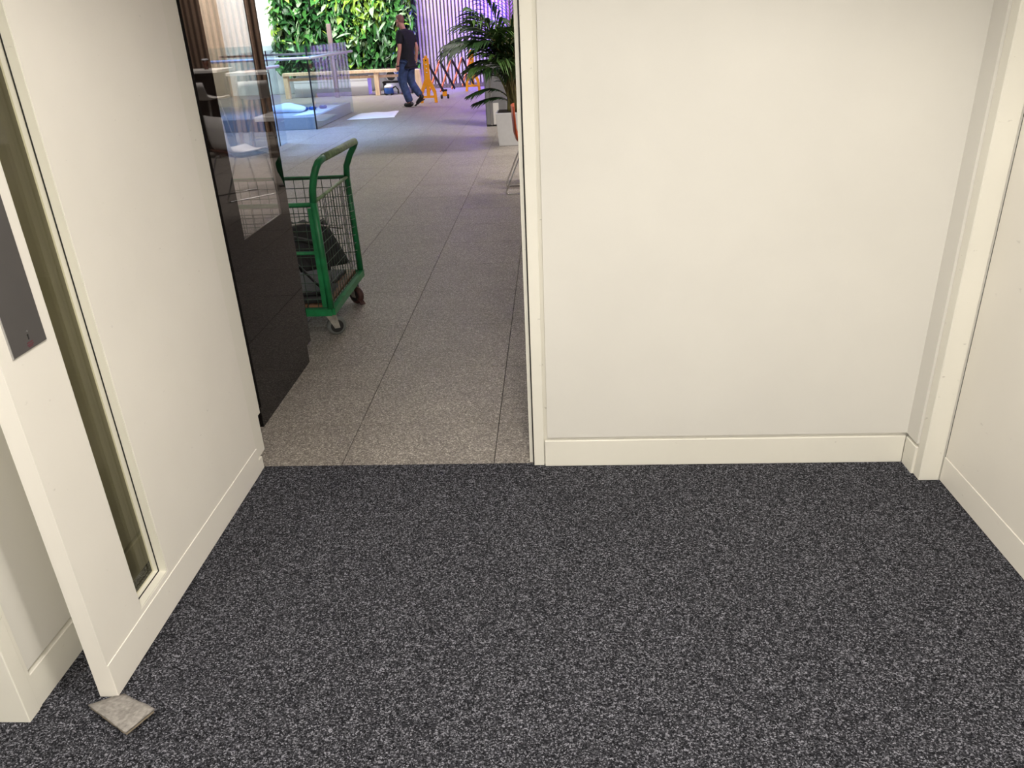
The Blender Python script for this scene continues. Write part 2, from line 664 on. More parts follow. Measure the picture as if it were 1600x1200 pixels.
def repeat(name, me, mats, parent, places):
    """alike pieces sharing one mesh; places = list of locations or matrices"""
    out = []
    for pl in places:
        o = link_mesh(name, me, mats, parent)
        if isinstance(pl, Matrix):
            o.matrix_local = pl
        else:
            o.location = pl
        out.append(o)
    return out


# ================================================================== LOBBY SHELL
YB = 2.54          # face of the back wall
ZC = 2.60          # lobby ceiling
struct('floor', B().box(-3.2, 3.0, -2.0, 2.566, -0.03, 0.0), CARPET, 'charcoal grey flecked carpet of the lobby', 'carpet')
struct('ceiling', B().box(-3.2, 3.0, -2.0, 2.70, ZC, ZC + 0.06), CEILP, 'white lobby ceiling above the carpet', 'ceiling')
# back wall, between doorway and corner, with the header over the doorway
wb = B()
wb.box(-0.040, 1.32, YB, 2.66, 0.1245, ZC)
wb.box(-0.040, 1.32, YB + 0.014, 2.66, 0.0, 0.1245)
wb.box(-1.30, -0.040, 2.56, 2.66, 2.12, ZC)
wb.box(-3.2, -1.40, 2.56, 2.66, 0, ZC)
struct('wall_back', wb, WALLP, 'plain cream wall facing the carpet, beside the open doorway', 'wall')
bb = B().box(-0.050, 1.278, YB, YB + 0.014, 0.0, 0.110, 0.002)
struct('baseboard_back', bb, TRIMP, 'cream flush skirting board under the plain cream wall', 'baseboard')
# doorway lining on the wall side
tr = thing('trim_1', 'cream door lining between doorway and plain cream wall', 'door frame', (-0.07, 2.56, 0), kind='structure')
obj('architrave', B().box(-0.022, 0.0165, -0.012, 0.10, 0, 2.14, 0.001), TRIMP, tr)
obj('shadow_groove_strip', B().box(0.0165, 0.03, 0.0, 0.10, 0.0, 2.14), TRIMP, tr)
obj('door_seal', B().box(-0.0265, -0.022, -0.002, 0.03, 0, 2.14), BLACKM, tr, 'black rubber door seal')
obj('door_stop', B().box(-0.040, -0.0265, 0.012, 0.11, 0.0, 2.14, 0.001), TRIMP, tr)
# return of the corner and the frame of the side door
rt = B()
rt.box(1.278, 1.40, 2.458, YB + 0.02, 0.1245, ZC)
rt.box(1.292, 1.40, 2.458, YB + 0.02, 0.0, 0.1245)
struct('wall_corner', rt, WALLP, 'narrow cream return wall in the corner beside the side door', 'wall')
struct('baseboard_corner', B().box(1.278, 1.292, 2.458, YB, 0, 0.110, 0.002), TRIMP, 'short cream skirting piece on the corner return', 'baseboard')
struct('trim_2', B().box(1.286, 1.357, 2.410, 2.458, 0, 2.14, 0.003).box(1.357, 1.42, 2.414, 2.47, 0, 2.14), TRIMP,
       'cream frame post of the closed side door', 'door frame')
d2 = thing('door_2', 'closed cream side door with a kick board', 'door', (1.36, 2.0, 0), kind='structure')
obj('leaf', B().box(0.0, 0.045, -0.62, 0.4065, 0.1005, 2.10, 0.0008), DOORP, d2)
obj('kick_plate', B().box(-0.0028, 0.045, -0.62, 0.4065, 0.004, 0.0995, 0.0008), DOORP, d2)
obj('gap_shade_strip', B().box(0.0005, 0.04, 0.4065, 0.4095, 0.004, 2.10), BLACKM, d2, 'dark strip for the shade in the door gap')  # black strip stands in for the shade between leaf and frame
struct('wall_right', B().box(1.36, 1.48, -2.0, 1.375, 0, ZC).box(1.36, 1.48, 1.375, 2.47, 2.14, ZC), WALLP, 'cream side wall beyond the closed side door', 'wall')
struct('wall_behind', B().box(-3.2, 1.48, -2.1, -2.0, 0, ZC), WALLP, 'cream wall at the other end of the lobby', 'wall')
# wall behind the open door leaf
wl = B()
wl.box(-3.2, -1.347, 1.349, 2.56, 0.119, ZC)
wl.box(-3.2, -1.362, 1.349, 2.56, 0.0, 0.119)
wl.box(-3.2, -3.1, -2.0, 1.349, 0.0, ZC)
struct('wall_left', wl, WALLP, 'cream wall behind the open door leaf', 'wall')
struct('baseboard_left', B().box(-1.362, -1.345, 1.385, 2.56, 0, 0.105, 0.002), TRIMP, 'cream skirting board behind the open door leaf', 'baseboard')
t3 = thing('trim_3', 'cream corner post beside the open door leaf', 'door frame', (-1.37, 1.36, 0), kind='structure')
obj('corner_post', B().box(-0.25, 0.029, -0.025, 0.018, 0, ZC, 0.002), TRIMP, t3)
obj('edge_strip', B().box(0.0, 0.0262, 0.018, 0.030, 0, ZC, 0.001), TRIMP, t3)

# ------------------------------------------------------------------ the open door
X0, X1 = -1.155, -1.202
DOOR = thing('door_1', 'open cream door leaf with a tall narrow glass panel', 'door', (-1.18, 2.55, 0), kind='structure')
lf = B()
off = Vector((-1.18, 2.55, 0))


def dbox(b, y0, y1, z0, z1, xf=X0, xb=X1, bev=0.0):
    return b.box(xb + 1.18, xf + 1.18, y0 - 2.55, y1 - 2.55, z0, z1, bev)


WY0, WY1, WZ0, WZ1 = 1.606, 1.770, 0.126, 1.92
dbox(lf, 1.416, WY0, 0.004, 2.08)
dbox(lf, WY1, 2.514, 0.004, 2.08)
dbox(lf, 2.514, 2.553, 0.004, 0.0545)
dbox(lf, WY0, WY1, 0.004, WZ0)
dbox(lf, WY0, WY1, WZ1, 2.08)
LEAF = obj('leaf', lf, DOORP, DOOR)
obj('kick_plate', dbox(B(), 1.4165, 2.514, 0.005, 0.110, X0 + 0.0025, X0 - 0.002, 0.0008), DOORP, DOOR)
# lining of the vision panel: outer bead, dark gasket, inner bead
bo = B()
T = 0.004
dbox(bo, WY1 - T, WY1, WZ0, WZ1, X0 - 0.001, X0 - 0.0235)
dbox(bo, WY0, WY0 + T, WZ0, WZ1, X0 - 0.001, X0 - 0.0235)
dbox(bo, WY0 + T, WY1 - T, WZ0, WZ0 + T, X0 - 0.001, X0 - 0.0235)
obj('outer_bead', bo, TRIMP, DOOR)
bo = B()
dbox(bo, WY1 - T - 0.002, WY1, WZ0, WZ1, X0 - 0.0235, X0 - 0.0262)
dbox(bo, WY0, WY0 + T + 0.002, WZ0, WZ1, X0 - 0.0235, X0 - 0.0262)
dbox(bo, WY0, WY1, WZ0, WZ0 + T + 0.002, X0 - 0.0235, X0 - 0.0262)
obj('glazing_gasket', bo, BLACKM, DOOR, 'black glazing gasket')
bo = B()
dbox(bo, WY1 - T, WY1, WZ0, WZ1, X0 - 0.0262, X0 - 0.045)
dbox(bo, WY0, WY0 + T, WZ0, WZ1, X0 - 0.0262, X0 - 0.045)
dbox(bo, WY0 + T, WY1 - T, WZ0, WZ0 + T, X0 - 0.0262, X0 - 0.045)
obj('inner_bead', bo, TRIMP, DOOR)
obj('glass_pane', dbox(B(), WY0 + 0.001, WY1 - 0.001, WZ0 + 0.001, WZ1 - 0.001, X0 - 0.0405, X0 - 0.0455), OLIVE, DOOR, 'olive tinted glass pane')
PL = obj('finger_plate', dbox(B(), 1.455, 1.571, 0.943, 1.31, X0 + 0.005, X0, 0.0008), DKGREY, DOOR, 'dark grey metal push plate')
obj('plate_rim', dbox(B(), 1.4535, 1.4555, 0.942, 1.31, X0 + 0.0045, X0), STEEL, PL)
obj('screw', B().lathe([(0.0022, 0), (0.0022, 0.0012)], 10, (X0 + 0.005 + 1.18, 1.5165 - 2.55, 0.9835), 'x'), STEEL, PL)
pn = B()
pn.box(X0 + 1.185, X0 + 1.1856, 1.5135 - 2.55, 1.5165 - 2.55, 0.965, 0.975)
pn.lathe([(0.0026, 0), (0.0026, 0.0006)], 10, (X0 + 1.185, 1.515 - 2.55, 0.975), 'x')
obj('pin_symbol', pn, BLACKM, PL, 'small dark pin symbol')
REDT = mat('dark_red_print', (0.14, 0.03, 0.045), 0.6)
for zz, hw in ((0.9585, 0.0095), (0.9535, 0.0105), (0.9495, 0.007)):
    obj('text_line', B().box(X0 + 1.185, X0 + 1.1855, 1.515 - 2.55 - hw, 1.515 - 2.55 + hw, zz - 0.0012, zz + 0.0012), REDT, PL, 'line of dark red print')
# hinge-side lining: finger guard and outer strip
obj('finger_guard', B().box(-0.022, 0.0195, -0.0310, 0.056, 0.055, 2.08, 0.004, 2), TRIMP, DOOR, 'white finger guard strip along the hinge edge')
t4 = thing('trim_4', 'cream door lining on the hinge side of the open door', 'door frame', (-1.20, 2.62, 0), kind='structure')
obj('lining_strip', B().box(-0.02, 0.024, -0.0095, 0.044, 0.187, 2.14, 0.002), TRIMP, t4)
obj('lining_post', B().box(-0.20, -0.0225, -0.06, 0.06, 0, 2.14), TRIMP, t4)

# ------------------------------------------------------------------ felt wedge under the door
FW = thing('felt_wedge', 'folded grey felt square wedged under the open door corner', 'door wedge', (-1.11, 1.35, 0))
# corner heights follow the tilt of the folded square
fc = [(-1.210, 1.378, 0.013), (-1.062, 1.286, 0.025), (-1.022, 1.356, 0.025), (-1.144, 1.428, -0.001)]
oc = Vector((-1.11, 1.35, 0))


def felt_layer(z_add, inset, th, wob):
    g = []
    n = 8
    for i in range(n + 1):
        row = []
        for j in range(n + 1):
            u = i / n
            v = j / n
            p = (Vector(fc[0]) * (1 - u) + Vector(fc[1]) * u) * (1 - v) + (Vector(fc[3]) * (1 - u) + Vector(fc[2]) * u) * v
            c = sum((Vector(q) for q in fc), Vector()) / 4
            p = p + (c - p) * inset
            p.z += z_add + wob * math.sin(5 * u + 3 * v) * 0.0012 + wob * random.uniform(-0.0004, 0.0004)
            p.x += random.uniform(-0.0008, 0.0008)
            p.y += random.uniform(-0.0008, 0.0008)
            row.append(p - oc)
        g.append(row)
    return B().sheet(g, th)


obj('top_fold', felt_layer(0.004, 0.0, 0.0045, 1), FELT, FW)
obj('lower_fold', felt_layer(-0.0055, 0.035, 0.004, 0.6), FELTE, FW, 'brownish underside of the fold')

# ================================================================== HALL SHELL
ZH = 4.45
fl = B()
fl.box(-12.5, 7.0, 2.566, 13.096, -0.05, -0.0045)
fl.box(-12.5, 7.0, 13.096, 23.0, -0.05, -0.0045)
FLH = tag(obj('floor_hall', fl, GROUT), 'grey-brown granite tiled floor of the hall', 'floor', None, 'structure')
tb = B().box(-0.2982, 0.2982, -0.2985, 0.2985, -0.0045, 0.0)
tme = tb.mesh('tile')
pl = []
for r in range(0, 17):
    y = 2.896 + 0.6 * r + 0.3
    for c in range(-8, 6):
        pl.append((-0.25 + 0.6 * c + 0.3, y, 0))
pl = [q for q in pl if not (q[1] < 5.5 and (q[0] > 1.2 or q[0] < -2.6))]
repeat('tile', tme, TILE, FLH, pl)
cme = B().box(-0.2982, 0.2982, 2.566, 2.8945, -0.0045, 0.0).mesh('tile')
repeat('tile', cme, TILE, FLH, [(-0.25 + 0.6 * c + 0.3, 0, 0) for c in range(-3, 2)])
ft = B()
ft.box(-12.5, 7.0, 13.0965, 23.0, -0.0045, 0.0)
ft.box(-12.5, -5.0515, 5.0, 13.0965, -0.0045, 0.0)
ft.box(3.3515, 7.0, 2.7, 13.0965, -0.0045, 0.0)
obj('distant_tiles', ft, TILEFAR, FLH)
struct('ceiling_hall', B().box(-12.5, 7.0, 2.7, 23.0, ZH, ZH + 0.08), CEILP, 'white hall ceiling', 'ceiling')
hw = B()
hw.box(-8.72, -1.0, 22.15, 22.3, 0, ZH)
struct('wall_hall_end', hw, HALLW, 'bright white end wall of the hall beside the plant wall', 'wall')
struct('wall_hall_tan', B().box(-12.5, -8.72, 21.6, 22.3, 0, ZH), HALLTAN, 'tan wall at the far end of the hall', 'wall')
struct('wall_hall_left', B().box(-12.6, -12.5, 2.7, 22.3, 0, ZH), HALLW, 'white side wall of the hall', 'wall')
struct('wall_hall_right', B().box(7.0, 7.1, 2.7, 22.3, 0, ZH), HALLW, 'white side wall of the seating area', 'wall')
hn = B()
hn.box(1.48, 7.0, 2.6, 2.7, 0, ZH)
hn.box(-3.2, 1.48, 2.661, 2.70, ZC, ZH)
hn.box(-12.5, -3.2, 2.6, 2.7, 0, ZH)
struct('wall_hall_near', hn, HALLW, 'white wall between the lobby and the hall', 'wall')

# ribbed end wall, pale under the coloured lamps and brown further along
SLH = 4.3
rw = thing('wall_ribbed', 'pale ribbed wall washed in violet light behind the orange barrier', 'wall', (-2.3, 22.0, 0), kind='structure')
obj('backing', B().box(-1.17, 1.17, 0.05, 0.14, 0, SLH), RIBBACK, rw)
obj('base_strip', B().box(-1.17, 1.17, -0.08, 0.05, 0, 0.10), mat('gravel_strip', (0.16, 0.13, 0.12), 0.9, var=0.5, vscale=45), rw)
sme = B().box(-0.026, 0.026, -0.045, 0.05, 0.10, SLH, 0.006).mesh('rib')
repeat('rib', sme, RIB, rw, [(-1.12 + 0.0935 * k, 0, 0) for k in range(25)])
rw = thing('wall_slatted', 'brown slatted wall next to the pale ribbed wall', 'wall', (0.6, 22.0, 0), kind='structure')
obj('backing', B().box(-1.72, 3.4, 0.05, 0.14, 0, SLH), BROWNBACK, rw)
bme = B().box(-0.026, 0.026, -0.045, 0.05, 0.0, SLH).mesh('slat')
repeat('slat', bme, BROWN, rw, [(-1.68 + 0.0935 * k, 0, 0) for k in range(14)])
obj('distant_slats', B().box(-0.35, 3.4, 0.0, 0.05, 0, SLH), BROWN, rw)
rw = thing('partition_slatted', 'brown slatted partition behind the bar tables', 'wall', (2.5, 13.6, 0), kind='structure')
obj('backing', B().box(-1.5, 1.7, 0.04, 0.12, 0, SLH), BROWNBACK, rw)
repeat('slat', bme, BROWN, rw, [(-1.47 + 0.0985 * k, 0, 0) for k in range(32)])

# ================================================================== BLACK GLASS SCREEN beside the doorway
XG = -1.27
BS = thing('glass_screen', 'black glossy glass screen wall with a clear window', 'screen', (XG, 3.28, 0), kind='structure')
sy0, sy1, wy0, wy1, wz0 = 2.900 - 3.28, 3.658 - 3.28, 3.064 - 3.28, 3.545 - 3.28, 0.781
ZT = 2.9
bk = B()
bk.box(-0.010, -0.006, sy0, wy0, 0.095, ZT)
bk.box(-0.010, -0.006, wy1, sy1, 0.095, ZT)
bk.box(-0.010, -0.006, wy0, wy1, 0.095, wz0)
bk.box(-0.010, -0.006, wy0, wy1, 2.5, ZT)
obj('black_backing', bk, BLACKG, BS)
bk = B()
bk.box(-0.006, 0.0, sy0, wy0, 0.095, ZT)
bk.box(-0.006, 0.0, wy1, sy1, 0.095, ZT)
bk.box(-0.006, 0.0, wy0, wy1, 0.095, wz0)
bk.box(-0.006, 0.0, wy0, wy1, 2.5, ZT)
obj('black_glass_face', bk, BLACKG, BS)
obj('window_pane', B().box(-0.006, 0.0, wy0, wy1, wz0, 2.5), TINT, BS, 'clear window in the black glass')
obj('plinth', B().box(-0.022, -0.004, 2.896 - 3.28, 3.600 - 3.28, 0, 0.095), BLACKG, BS)
obj('edge_channel', B().box(-0.03, -0.010, sy0, sy0 + 0.02, 0.0, ZT), BLACKM, BS)

# ================================================================== GREEN CAGE TROLLEY
CX0, CX1, CY0, CY1 = -1.93, -1.205, 3.885, 4.600
TZ = 0.757
co = Vector((-1.56, 4.24, 0))


def cl(x, y, z):
    return (x - co.x, y - co.y, z)


TR = thing('cage_trolley', 'green steel cage trolley with mesh sides on castors', 'trolley', co)
fz0, fz1 = 0.150, 0.188
fb = B()
for (a, b_) in (((CX0, CY0), (CX1, CY0)), ((CX0, CY1), (CX1, CY1)), ((CX0, CY0), (CX0, CY1)), ((CX1, CY0), (CX1, CY1))):
    fb.bar(cl(a[0], a[1], (fz0 + fz1) / 2), cl(b_[0], b_[1], (fz0 + fz1) / 2), 0.034, fz1 - fz0)
obj('base_frame', fb, GREEN, TR)
npl = 6
for k in range(npl):
    w = (CX1 - CX0 - 0.05) / npl
    x = CX0 + 0.025 + k * w
    obj('deck_plank', B().box(x - co.x + 0.003, x + w - co.x - 0.003, CY0 + 0.02 - co.y, CY1 - 0.02 - co.y, fz1 - 0.012, fz1 + 0.010, 0.002), DECK, TR)
# the two tall posts and the push handle are one bent tube
hp = []
for s, yy in ((0, CY0), (1, CY1)):
    seg = [(CX1 - 0.004, yy, 0.19), (CX1 - 0.010, yy, 0.50), (CX1 - 0.014, yy, TZ), (CX1 - 0.008, yy, 0.82), (CX1 + (0.008 if s == 0 else 0.022), yy, 0.885),
           (CX1 + (0.024 if s == 0 else 0.048), yy, 0.925), (CX1 + (0.034 if s == 0 else 0.062), yy + (0.02 if s == 0 else -0.01), 0.950)]
    hp.append(seg)
top = [(CX1 + 0.042, CY0 + 0.085, 0.962), (CX1 + 0.058, (CY0 + CY1) / 2, 0.962), (CX1 + 0.068, CY1 - 0.045, 0.962)]
obj('corner_post', B().tube([cl(*q) for q in hp[0][:3]], 0.0185, 10), GREEN, TR)
obj('corner_post', B().tube([cl(*q) for q in hp[1][:3]], 0.0185, 10), GREEN, TR)
obj('push_handle', B().tube([cl(*q) for q in hp[0][2:]] + [cl(*q) for q in top] + [cl(*q) for q in hp[1][2:][::-1]], 0.0185, 10), GREEN, TR)
obj('worn_grip', B().tube([cl(*q) for q in top], 0.0192, 10), GREENW, TR, 'worn pale patch on the push handle')
for yy in (CY0, CY1):
    obj('corner_post', B().tube([cl(CX0, yy, 0.19), cl(CX0, yy, TZ)], 0.0185, 10), GREEN, TR)
for (a, b_, m_, r_) in (((CX0, CY0, TZ - 0.01), (CX1, CY0, TZ - 0.01), GREEN, 0.011), ((CX0, CY1, TZ), (CX1, CY1, TZ), GREEN, 0.011),
                        ((CX1 - 0.012, CY0, TZ), (CX1 - 0.012, CY1, TZ), GREENW, 0.009), ((CX0, CY0, TZ), (CX0, CY1, TZ), GREEN, 0.010)):
    obj('top_rail', B().tube([cl(*a), cl(*b_)], r_, 8), m_, TR)
obj('mid_rail', B().tube([cl(CX0, CY0, 0.495), cl(CX1, CY0, 0.495)], 0.010, 8), GREEN, TR)
obj('gate_strap', B().box(CX1 - 0.045 - co.x, CX1 - 0.020 - co.x, CY0 - 0.012 - co.y, CY0 - 0.002 - co.y, 0.20, 0.73), GREEN, TR)


def mesh_panel(a, b, z0, z1, nu, nv, r=0.0021):
    bb = B()
    a = Vector(a)
    b = Vector(b)
    for i in range(nu + 1):
        p = a.lerp(b, i / nu)
        bb.tube([cl(p.x, p.y, z0), cl(p.x, p.y, z1)], r, 4, cap=False)
    for j in range(nv + 1):
        z = z0 + (z1 - z0) * j / nv
        bb.tube([cl(a.x, a.y, z), cl(b.x, b.y, z)], r, 4, cap=False)
    return bb


obj('wire_panel', mesh_panel((CX0, CY1 - 0.012), (CX1, CY1 - 0.012), 0.19, TZ, 13, 10), WIRE, TR)
obj('wire_panel', mesh_panel((CX0, CY0 + 0.012), (CX1 - 0.02, CY0 + 0.012), 0.19, TZ - 0.01, 13, 12), WIRE, TR)
obj('wire_panel', mesh_panel((CX1 - 0.010, CY0), (CX1 - 0.010, CY1), 0.19, TZ, 14, 10), WIRE, TR)
obj('wire_panel', mesh_panel((CX0 + 0.008, CY0), (CX0 + 0.008, CY1), 0.19, TZ, 14, 10), WIRE, TR)
# wire ties wrapped round the far post
for k in range(9):
    z = 0.30 + 0.048 * k
    tie = B().tube([cl(CX1 - 0.012 + 0.019 * math.cos(t), CY1 + 0.019 * math.sin(t), z + 0.02 * t / 6.3) for t in [q * PI / 5 for q in range(10)]], 0.0018, 4)
    obj('wire_tie', tie, STEEL, TR)
for (wx, wy, ang, red) in ((CX1 - 0.045, CY0 + 0.085, 0.5, False), (CX1 - 0.05, CY1 - 0.075, -0.6, True), (CX0 + 0.07, CY0 + 0.07, 0.3, False), (CX0 + 0.07, CY1 - 0.07, 0.2, True)):
    ca, sa = math.cos(ang), math.sin(ang)
    cs = B()

    def wr(px, py, pz):
        return Vector(cl(wx + px * ca - py * sa, wy + px * sa + py * ca, pz))
    cs.hexa([wr(-0.04, -0.035, 0.140), wr(0.04, -0.035, 0.140), wr(0.04, 0.035, 0.140), wr(-0.04, 0.035, 0.140),
             wr(-0.04, -0.035, 0.150), wr(0.04, -0.035, 0.150), wr(0.04, 0.035, 0.150), wr(-0.04, 0.035, 0.150)])
    for s in (-1, 1):
        y = s * 0.024
        cs.hexa([wr(0.015, y - 0.002, 0.045), wr(0.045, y - 0.002, 0.045), wr(0.045, y + 0.002, 0.045), wr(0.015, y + 0.002, 0.045),
                 wr(-0.03, y - 0.002, 0.141), wr(0.03, y - 0.002, 0.141), wr(0.03, y + 0.002, 0.141), wr(-0.03, y + 0.002, 0.141)])
    F = obj('castor_fork', cs, ZINC, TR)
    wb_ = B()
    prof = [(0.012, -0.019), (0.036, -0.019), (0.050, -0.015), (0.054, -0.006), (0.054, 0.006), (0.050, 0.015), (0.036, 0.019), (0.012, 0.019)]
    n = 22
    rings = []
    for (r, h) in prof:
        rings.append([wb_.bm.verts.new(wr(0.030 + r * math.cos(2 * PI * k / n), h, 0.0545 + r * math.sin(2 * PI * k / n))) for k in range(n)])
    for a_, b2 in zip(rings, rings[1:]):
        for k in range(n):
            f = wb_.bm.faces.new((a_[k], a_[(k + 1) % n], b2[(k + 1) % n], b2[k]))
            f.smooth = True
            f.material_index = 1 if (a_ is rings[0] or b2 is rings[-1]) else 0
    wb_.bm.faces.new(rings[0][::-1])
    wb_.bm.faces.new(rings[-1])
    obj('castor_wheel', wb_, [REDRUB if red else RUBBER, BLACKM], F)
    if red and wx > -1.5:
        obj('brake_pedal', B().bar(wr(0.04, 0, 0.05), wr(0.105, -0.02, 0.012), 0.03, 0.006), REDRUB, F)

# --- things dumped in the trolley
dk = fz1 + 0.010
g = []
rng = random.Random(3)
ta, tb2, tc2 = Vector((-1.45, 4.20, dk + 0.10)), Vector((0.20, 0.30, -0.04)), Vector((-0.13, 0.02, 0.27))
for i in range(13):
    g.append([ta + tb2 * (i / 12) + tc2 * (j / 8) + Vector((0, 0, 0.012 * math.sin(i * 2.1) * math.sin(j * 1.7))) for j in range(9)])
solo('rubber_mat', B().sheet(g, 0.016), BLACKP, 'black studded rubber mat leaning inside the green trolley', 'mat')
solo('metal_rod', B().tube([(-1.60, 4.16, dk + 0.36), (-1.42, 4.30, dk + 0.36), (-1.24, 4.44, dk + 0.29)], 0.006, 6), ZINC, 'thin metal rod lying across the rubber mat in the trolley', 'rod')
loop = []
for k in range(26):
    t = k / 25
    a = PI * (0.95 - 1.0 * t)
    loop.append((-1.52 + 0.27 * math.cos(a), 3.99 + 0.10 * t, dk + 0.17 + 0.20 * math.sin(a) + 0.02 * math.sin(9 * t)))
solo('black_hose', B().tube(loop, 0.014, 8), BLACKP, 'thick black hose arching over in the green trolley', 'hose')
loop = []
for k in range(24):
    t = k / 23
    loop.append((-1.66 + 0.42 * t, 4.02 + 0.08 * math.sin(4 * t), dk + 0.010 + 0.24 * (1 - t) ** 0.7 * (0.55 + 0.45 * math.sin(3.0 * t + 0.6)) + 0.05))
solo('black_cable', B().tube(loop, 0.008, 6), BLACKP, 'thin black cable hanging down inside the green trolley', 'cable')
bag = B()
bmesh.ops.create_icosphere(bag.bm, subdivisions=3, radius=0.09, matrix=Matrix.Translation((-1.62, 4.02, dk + 0.13)) @ Matrix.Diagonal((1.25, 1.0, 0.95, 1)))
for v in bag.bm.verts:
    d = v.co - Vector((-1.62, 4.02, dk + 0.13))
    v.co += d * (0.22 * math.sin(d.x * 70) * math.sin(d.y * 60 + 1) + 0.12 * math.sin(d.z * 90))
    v.co.z = max(v.co.z, dk + 0.0465)
solo('refuse_bag', bag, BLACKP, 'crumpled black refuse bag in the green trolley', 'bag')
for k, (bx0, bx1, by0, by1, bz, th, rot) in enumerate([(-1.84, -1.25, 3.93, 4.22, dk + 0.001, 0.022, 0.05), (-1.80, -1.28, 4.27, 4.52, dk + 0.001, 0.022, -0.06), (-1.78, -1.28, 3.98, 4.28, dk + 0.024, 0.02, 0.16)]):
    bb2 = B()
    cx, cy = (bx0 + bx1) / 2, (by0 + by1) / 2
    M2 = Matrix.Translation((cx, cy, 0)) @ Matrix.Rotation(rot, 4, 'Z') @ Matrix.Translation((-cx, -cy, 0))
    pts = [(bx0, by0, bz), (bx1, by0, bz), (bx1, by1, bz), (bx0, by1, bz), (bx0, by0, bz + th), (bx1, by0, bz + th), (bx1, by1, bz + th), (bx0, by1, bz + th)]
    bb2.hexa([M2 @ Vector(q) for q in pts], 0.004, 2)
    solo('black_offcut', bb2, BLACKP, ['flat black plastic offcut lying on the trolley deck behind its gate', 'flat black plastic offcut on the trolley deck against the far mesh', 'black plastic offcut lying askew on another in the green trolley'][k], 'offcut', 'black offcuts in the trolley')

# ================================================================== GLASS BALUSTRADE round the raised platform
XB, YF, YK = -4.04, 13.70, 16.45
GB = thing('glass_balustrade', 'frameless glass balustrade with steel handrail round the low platform', 'balustrade', (XB, YF, 0))


def gl_(x0, x1, y0, y1, z0, z1):
    return B().box(x0 - XB, x1 - XB, y0 - YF, y1 - YF, z0, z1)


GH = 1.31
for (y0, y1) in ((YF + 0.012, 15.03), (15.05, YK)):
    obj('glass_pane', gl_(XB - 0.008, XB + 0.004, y0, y1, 0.0, GH), CLEAR, GB)
for (x0, x1) in ((-4.20, XB + 0.004), (-5.45, -4.21), (-6.70, -5.46)):
    obj('glass_pane', gl_(x0, x1, YF, YF + 0.012, 0.0, GH + 0.03), CLEAR, GB)
for (x0, x1) in ((-5.30, XB), (-6.60, -5.31)):
    obj('glass_pane', gl_(x0, x1, YK, YK + 0.012, 0.0, GH), CLEAR, GB)
obj('corner_seal', gl_(XB - 0.012, XB + 0.010, YF - 0.004, YF + 0.014, 0, GH), BLACKM, GB, 'dark corner seal')
RAIL = mat('rail_steel', (0.66, 0.66, 0.68), 0.4, 0.4)
obj('handrail', B().tube([(0.055, -0.05, 1.135), (0.055, 2.95, 1.135)], 0.024, 10), RAIL, GB)
obj('handrail', B().tube([(0.055, -0.05, 1.135), (-2.65, -0.05, 1.135)], 0.024, 10), RAIL, GB)
obj('handrail', B().tube([(0.0, YK - YF - 0.06, 1.135), (-2.55, YK - YF - 0.06, 1.135)], 0.022, 10), RAIL, GB)
for yy in (0.55, 1.75, 2.55):
    obj('rail_bracket', B().tube([(0.0, yy, 1.06), (0.03, yy, 1.05), (0.055, yy, 1.08), (0.055, yy, 1.115)], 0.008, 6), STEEL, GB)
PF = solo('display_platform', B().box(-6.75, -4.075, 13.76, 16.38, 0.0, 0.20, 0.004), mat('platform_grey', (0.42, 0.44, 0.50), 0.5, var=0.04),
          'low grey platform inside the glass balustrade', 'platform')
GB2 = thing('glass_balustrade', 'separate short glass balustrade with a slim rail before the platform', 'balustrade', (-4.06, 12.1, 0))
obj('glass_pane', B().box(-0.006, 0.006, -1.35, -0.33, 0, GH), CLEAR, GB2)
obj('glass_pane', B().box(-0.006, 0.006, -0.32, 0.0, 0, GH), CLEAR, GB2)
obj('edge_seal', B().box(-0.007, 0.007, -0.33, -0.32, 0, GH), BLACKM, GB2)
obj('handrail', B().tube([(0.055, -1.35, 1.09), (0.055, -0.02, 1.09)], 0.022, 10), RAIL, GB2)
obj('rail_bracket', B().tube([(0.0, -0.5, 1.02), (0.055, -0.5, 1.03), (0.055, -0.5, 1.07)], 0.008, 6), STEEL, GB2)

# dust-sheet sack, tape rolls and sheets
sk = B()
bmesh.ops.create_icosphere(sk.bm, subdivisions=3, radius=1.0, matrix=Matrix.Translation((-4.88, 14.75, 0.265)) @ Matrix.Rotation(-0.25, 4, 'Z') @ Matrix.Diagonal((0.42, 0.17, 0.085, 1)))
for v in sk.bm.verts:
    v.co += Vector((0, 0, 0.012 * math.sin(v.co.x * 14) + 0.008 * math.sin(v.co.y * 30)))
    v.co.z = max(v.co.z, 0.2005)
    v.co.y += 0.02 * math.sin(v.co.x * 9)
for f in sk.bm.faces:
    f.smooth = True
solo('rolled_dust_sheet', sk, PAPER, 'rolled white dust sheet lying on the platform behind the glass', 'dust sheet')
for k, (tx, ty, lab) in enumerate(((-4.58, 14.92, 'blue tape roll next to the rolled dust sheet'), (-4.45, 15.00, 'blue tape roll between two other tape rolls'), (-4.30, 15.18, 'blue tape roll close to the white sheet on the platform'))):
    t = thing('tape_roll', lab, 'tape', (tx, ty, 0.2), group='blue tape rolls on the platform')
    obj('tape', B().tube([(0.045 * math.cos(a * PI / 10), 0.045 * math.sin(a * PI / 10), 0.035) for a in range(20)], 0.028, 8, close=True), BLUE, t)
    obj('core', B().lathe([(0.026, 0.005), (0.026, 0.068)], 14), WHITEP, t)


